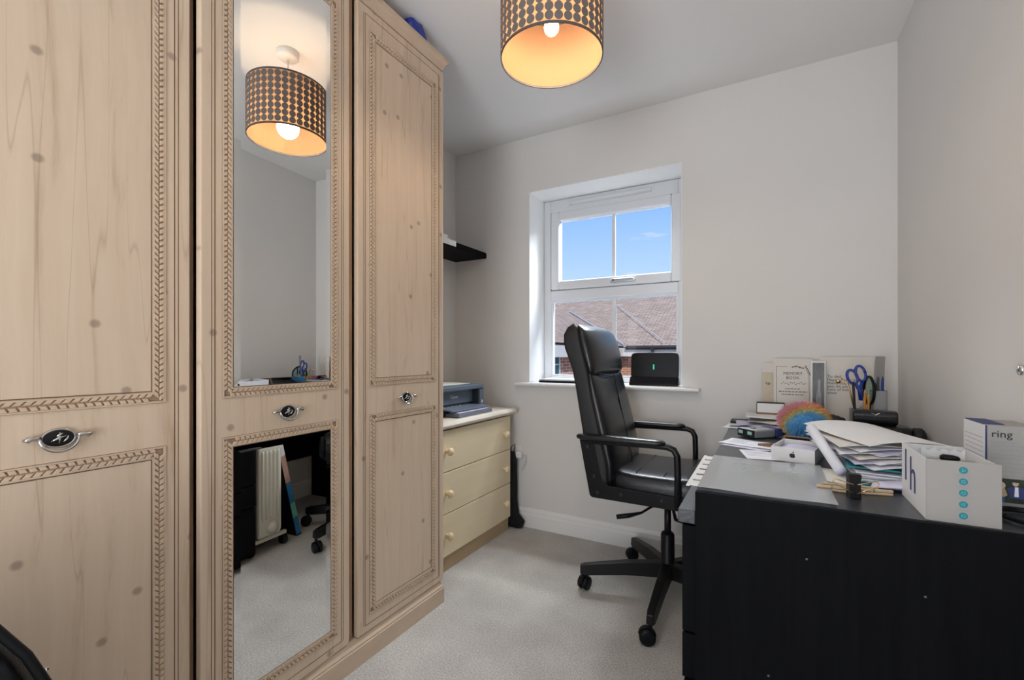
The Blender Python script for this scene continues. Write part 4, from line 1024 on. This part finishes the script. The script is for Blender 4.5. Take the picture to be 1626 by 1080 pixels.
obj('shank', T([(-.012, 0, .196), (.004, 0, .165), (.008, 0, .130)], [.006, .007, .005], 8), 'scissor_blue', sc, smooth=True)
obj('shank', T([(.010, .004, .206), (.002, .004, .165), (.004, .004, .130)], [.006, .007, .005], 8), 'scissor_blue', sc, smooth=True)
obj('blade', B((.001, .012, -.001, .001, .0, .132)), 'steel', sc); 
mg = thing('magnifying_glass', 'round black rimmed magnifying glass in the pen pot', 'magnifier', (PX-.007, PY-.010, Z+.008), R_(8))
MR = TR(0, 0, .172) @ Matrix.Rotation(PI/2, 4, 'Y')
obj('rim', T([(0, .054*math.cos(t_), .172+.054*math.sin(t_)) for t_ in [2*PI*k/36 for k in range(37)]], .0052, 10), 'black_plastic', mg, smooth=True)
obj('lens', lathe(bmesh.new(), [(.051, -.001), (.053, 0), (.051, .001)], 32, MR), 'lens_glass', mg)
obj('handle', T([(0, 0, .116), (0, 0, .01)], .006, 8), 'black_plastic', mg)
def pen(lab, x, y, lx, ly, ln, r, m, tip, nm='pen'):
    t = thing(nm, lab, 'pen' if nm == 'pen' else 'pencil', (PX+x, PY+y, Z+.008)); d = Vector((lx, ly, 1)).normalized()
    obj('barrel', T([(0, 0, 0), d*ln], r, 8), m, t); obj('tip', T([d*(ln+.0002), d*(ln+.012)], [r, r*.3], 8), tip, t)
pen('dark pen leaning left in the pen pot', -.048, -.018, -.05, 0, .205, .0045, 'ink', 'steel')
pen('orange pencil beside the scissors in the pen pot', -.024, -.024, .01, -.02, .165, .0036, 'pencil_orange', 'peg_wood', 'pencil')
pen('second orange pencil right beside the magnifying glass', -.014, -.027, .02, -.02, .150, .0036, 'pencil_orange', 'peg_wood', 'pencil')
pen('blue pen beside the steel ruler in the pen pot', .036, .010, .01, 0, .215, .0045, 'scissor_blue', 'navy_ink')
pen('green marker behind the magnifying glass', .016, .006, .0, .02, .190, .0050, 'leaf_print', 'ink')
hk = bmesh.new(); tube(hk, [(.0, 0, 0), (-.035, 0, .17), (-.042, 0, .195), (-.055, 0, .207), (-.068, 0, .203)], .003, 8); lathe(hk, [(.002, -.009), (.008, -.005), (.009, 0), (.008, .005), (.002, .009)], 12, TR(-.072, 0, .204))
o = obj('brass_rod', hk, 'gold_metal', None, smooth=True, loc=(PX-.030, PY+.018, Z+.008)); tag(o, 'bent brass rod with round tip leaning out of the pen pot', 'rod')
# black pouch with silver emblem on a black camera bag
cbg = thing('camera_bag', 'squat black leather bag below the small pouch before the pen pot', 'bag', (.352, 2.085, Z))
bm = bmesh.new(); loft(bm, [[(x*s, y*s, z) for x, y in sup(.095, .062, 4, 32)] for z, s in ((0, .94), (.008, 1), (.045, 1.0), (.062, .93), (.066, .8))]); obj('body', bm, 'leather', cbg, smooth=True)
obj('strap', T([(-.088, -.02, .03), (-.094, -.045, .012), (-.07, -.072, .006), (-.02, -.072, .012)], .006, 8), 'leather', cbg, smooth=True)
obj('end_pocket', lathe(bmesh.new(), [(.022, -.018), (.030, -.010), (.030, .010), (.022, .018)], 18, TR(.103, -.02, .035) @ Matrix.Rotation(PI/2, 4, 'Y') @ Matrix.Diagonal((1, 1.3, 1, 1))), 'leather_matte', cbg, smooth=True)
for x in (-.055, .075): obj('buckle', lathe(bmesh.new(), [(.007, 0), (.006, .004), (.002, .005)], 12, TR(x, -.0605, .030) @ Matrix.Rotation(PI/2, 4, 'X')), 'chrome', cbg)
pc = thing('small_pouch', 'small black leather pouch with silver chevron on the camera bag', 'pouch', (.338, 2.085, Z+.0665), R_(-3))
bm = bmesh.new(); loft(bm, [[(x, y*s, z*s+.026) for y, z in sup(.032, .026, 3.2, 28)] for x, s in ((-.064, .88), (-.060, 1), (.060, 1), (.064, .88))]); obj('body', bm, 'leather', pc, bevel=.001)
ev = bmesh.new(); 
for s in (-1, 1): tube(ev, [(0, -.0335, .036), (s*.012, -.0325, .044)], .0022, 6)
obj('chevron', ev, 'chrome', pc)
# glasses case (dark red), fluffy dark bundle
o = obj('spectacle_case', loft(bmesh.new(), [[(x, y*s, z*s+.05) for y, z in sup(.022, .018, 2.3, 18)] for x, s in ((-.05, .3), (-.045, .75), (-.03, 1), (.025, 1), (.04, .75), (.046, .3))]), 'red_plastic', None, smooth=True, loc=(.222, 2.30, Z-.0325)); 
tag(o, 'glossy dark red spectacle case behind the fluffy ball', 'case')
bm = bmesh.new(); bmesh.ops.create_icosphere(bm, subdivisions=4, radius=1)
for v_ in bm.verts:
    k = 1+.10*math.sin(v_.co.x*9+1)*math.cos(v_.co.y*8)+.06*math.sin(v_.co.z*13+v_.co.x*5); v_.co = Vector((v_.co.x*.055*k, v_.co.y*.045*k, v_.co.z*.036*k))
o = obj('knit_bundle', bm, 'grey_fluff', None, smooth=True, loc=(.222, 2.205, Z+.042)); tag(o, 'crumpled dark grey woolly bundle between fluffy ball and camera bag', 'scarf')

# chrome knob on the right wall
kn = thing('wall_hook', 'round chrome hook knob on the right wall at the picture edge', 'hook', (XR, 1.385, 1.028))
MK = Matrix.Rotation(-PI/2, 4, 'Y')
obj('rosette', lathe(bmesh.new(), [(.013, 0), (.013, .003), (.008, .005)], 20, MK), 'chrome', kn, smooth=True)
obj('knob', lathe(bmesh.new(), [(.007, .004), (.0105, .007), (.0125, .011), (.010, .015), (.003, .0175)], 20, MK), 'chrome', kn, smooth=True)

# black bag at the bottom left, close to the camera
hb = thing('holdall', 'black leather bag with pale strap at the bottom left before the wardrobe', 'bag', (-.99, .082, 0))
rings = []
for z, s in ((0, .93), (.012, 1), (.35, 1.0), (.50, .95), (.565, .87), (.63, .74), (.68, .60), (.72, .42), (.742, .2)):
    rings.append([(x*s, y*s, z) for x, y in sup(.13, .20, 3.2, 36)])
obj('bag_body', loft(bmesh.new(), rings), 'leather', hb, smooth=True)
obj('strap', T([(.085, .195, .02), (.085, .198, .30), (.085, .190, .50), (.08, .168, .57), (.07, .145, .632), (.06, .115, .685), (.05, .075, .728), (.03, .02, .752)], .0065, 8), 'black_plastic', hb, smooth=True)
obj('rivet', lathe(bmesh.new(), [(.004, 0), (.003, .003)], 10, TR(.07, .165, .60)), 'chrome', hb)

# ------------------------------------------------------------------ pendant lamp
LX, LY, LB, LT, LR = -.603, 1.333, 2.009, 2.234, .1615
lm = thing('pendant_lamp', 'drum pendant lamp with dark discs on a warm glowing shade', 'lamp', (LX, LY, 0))
def ringwall(r0, r1, z0, z1, n=64):
    bm = bmesh.new(); R0 = []
    for r, z in ((r1, z0), (r1, z1), (r0, z1), (r0, z0)): R0.append([bm.verts.new((r*math.cos(2*PI*k/n), r*math.sin(2*PI*k/n), z)) for k in range(n)])
    for i in range(4):
        a, b = R0[i], R0[(i+1) % 4]
        for k in range(n): bm.faces.new((a[k], a[(k+1) % n], b[(k+1) % n], b[k]))
    return bm
shd = obj('lamp_shade', ringwall(LR-.0012, LR, LB, LT), 'shade_fabric', lm, smooth=False)
for z0, z1 in ((LB-.002, LB+.005), (LT-.005, LT+.002)): obj('shade_rim', ringwall(LR-.0022, LR+.0014, z0, z1), 'shade_trim', lm)
ncol, nrow = 37, 8; pitch = (LT-LB-.014)/nrow
dm = lathe(bmesh.new(), [(.0128, 0), (.0128, .0012)], 14)
dme = bpy.data.meshes.new('disc'); bmesh.ops.recalc_face_normals(dm, faces=dm.faces); dm.to_mesh(dme); dm.free(); dme.materials.append(MATS['shade_disc'])
for i in range(ncol):
    a = 2*PI*i/ncol
    for j in range(nrow):
        o = bpy.data.objects.new('disc', dme); COL.objects.link(o); o.parent = shd
        o.matrix_local = Matrix.Rotation(a, 4, 'Z') @ TR(LR+.0002, 0, LB+.007+pitch*(j+.5)) @ Matrix.Rotation(PI/2, 4, 'Y') @ Matrix.Diagonal((1.04, 1.0, 1, 1))
obj('shade_seam', B((LR, LR+.002, -.006, .006, LB+.003, LT-.003)), 'shade_trim', lm, rot=(0, 0, R_(150)))
sp_ = bmesh.new()
for k in range(3):
    a = 2*PI*k/3+.3; tube(sp_, [(.02*math.cos(a), .02*math.sin(a), LT-.03), (LR*math.cos(a)*.985, LR*math.sin(a)*.985, LT-.006)], .0016, 5)
obj('spider', sp_, 'flex_white', lm)
obj('lamp_holder', lathe(bmesh.new(), [(.010, LT+.02), (.019, LT+.005), (.020, LT-.055), (.017, LT-.075)], 18), 'white_plastic', lm, smooth=True)
ZB = LT-.125
obj('bulb', lathe(bmesh.new(), [(.012, ZB+.052), (.014, ZB+.034), (.021, ZB+.016), (.024, ZB), (.0215, ZB-.012), (.014, ZB-.021), (.005, ZB-.025)], 24), 'bulb_glow', lm, smooth=True)
obj('flex', T([(0, 0, LT+.02), (0, 0, H-.03)], .0032, 8), 'flex_white', lm)
obj('ceiling_rose', lathe(bmesh.new(), [(.010, H-.036), (.038, H-.031), (.045, H-.022), (.046, H)], 28), 'white_plastic', lm, smooth=True)
light('bulb_light', 'POINT', (LX, LY, ZB-.045), (0, 0, 0), 6.0, (1, .78, .54), shadow_soft_size=.045)
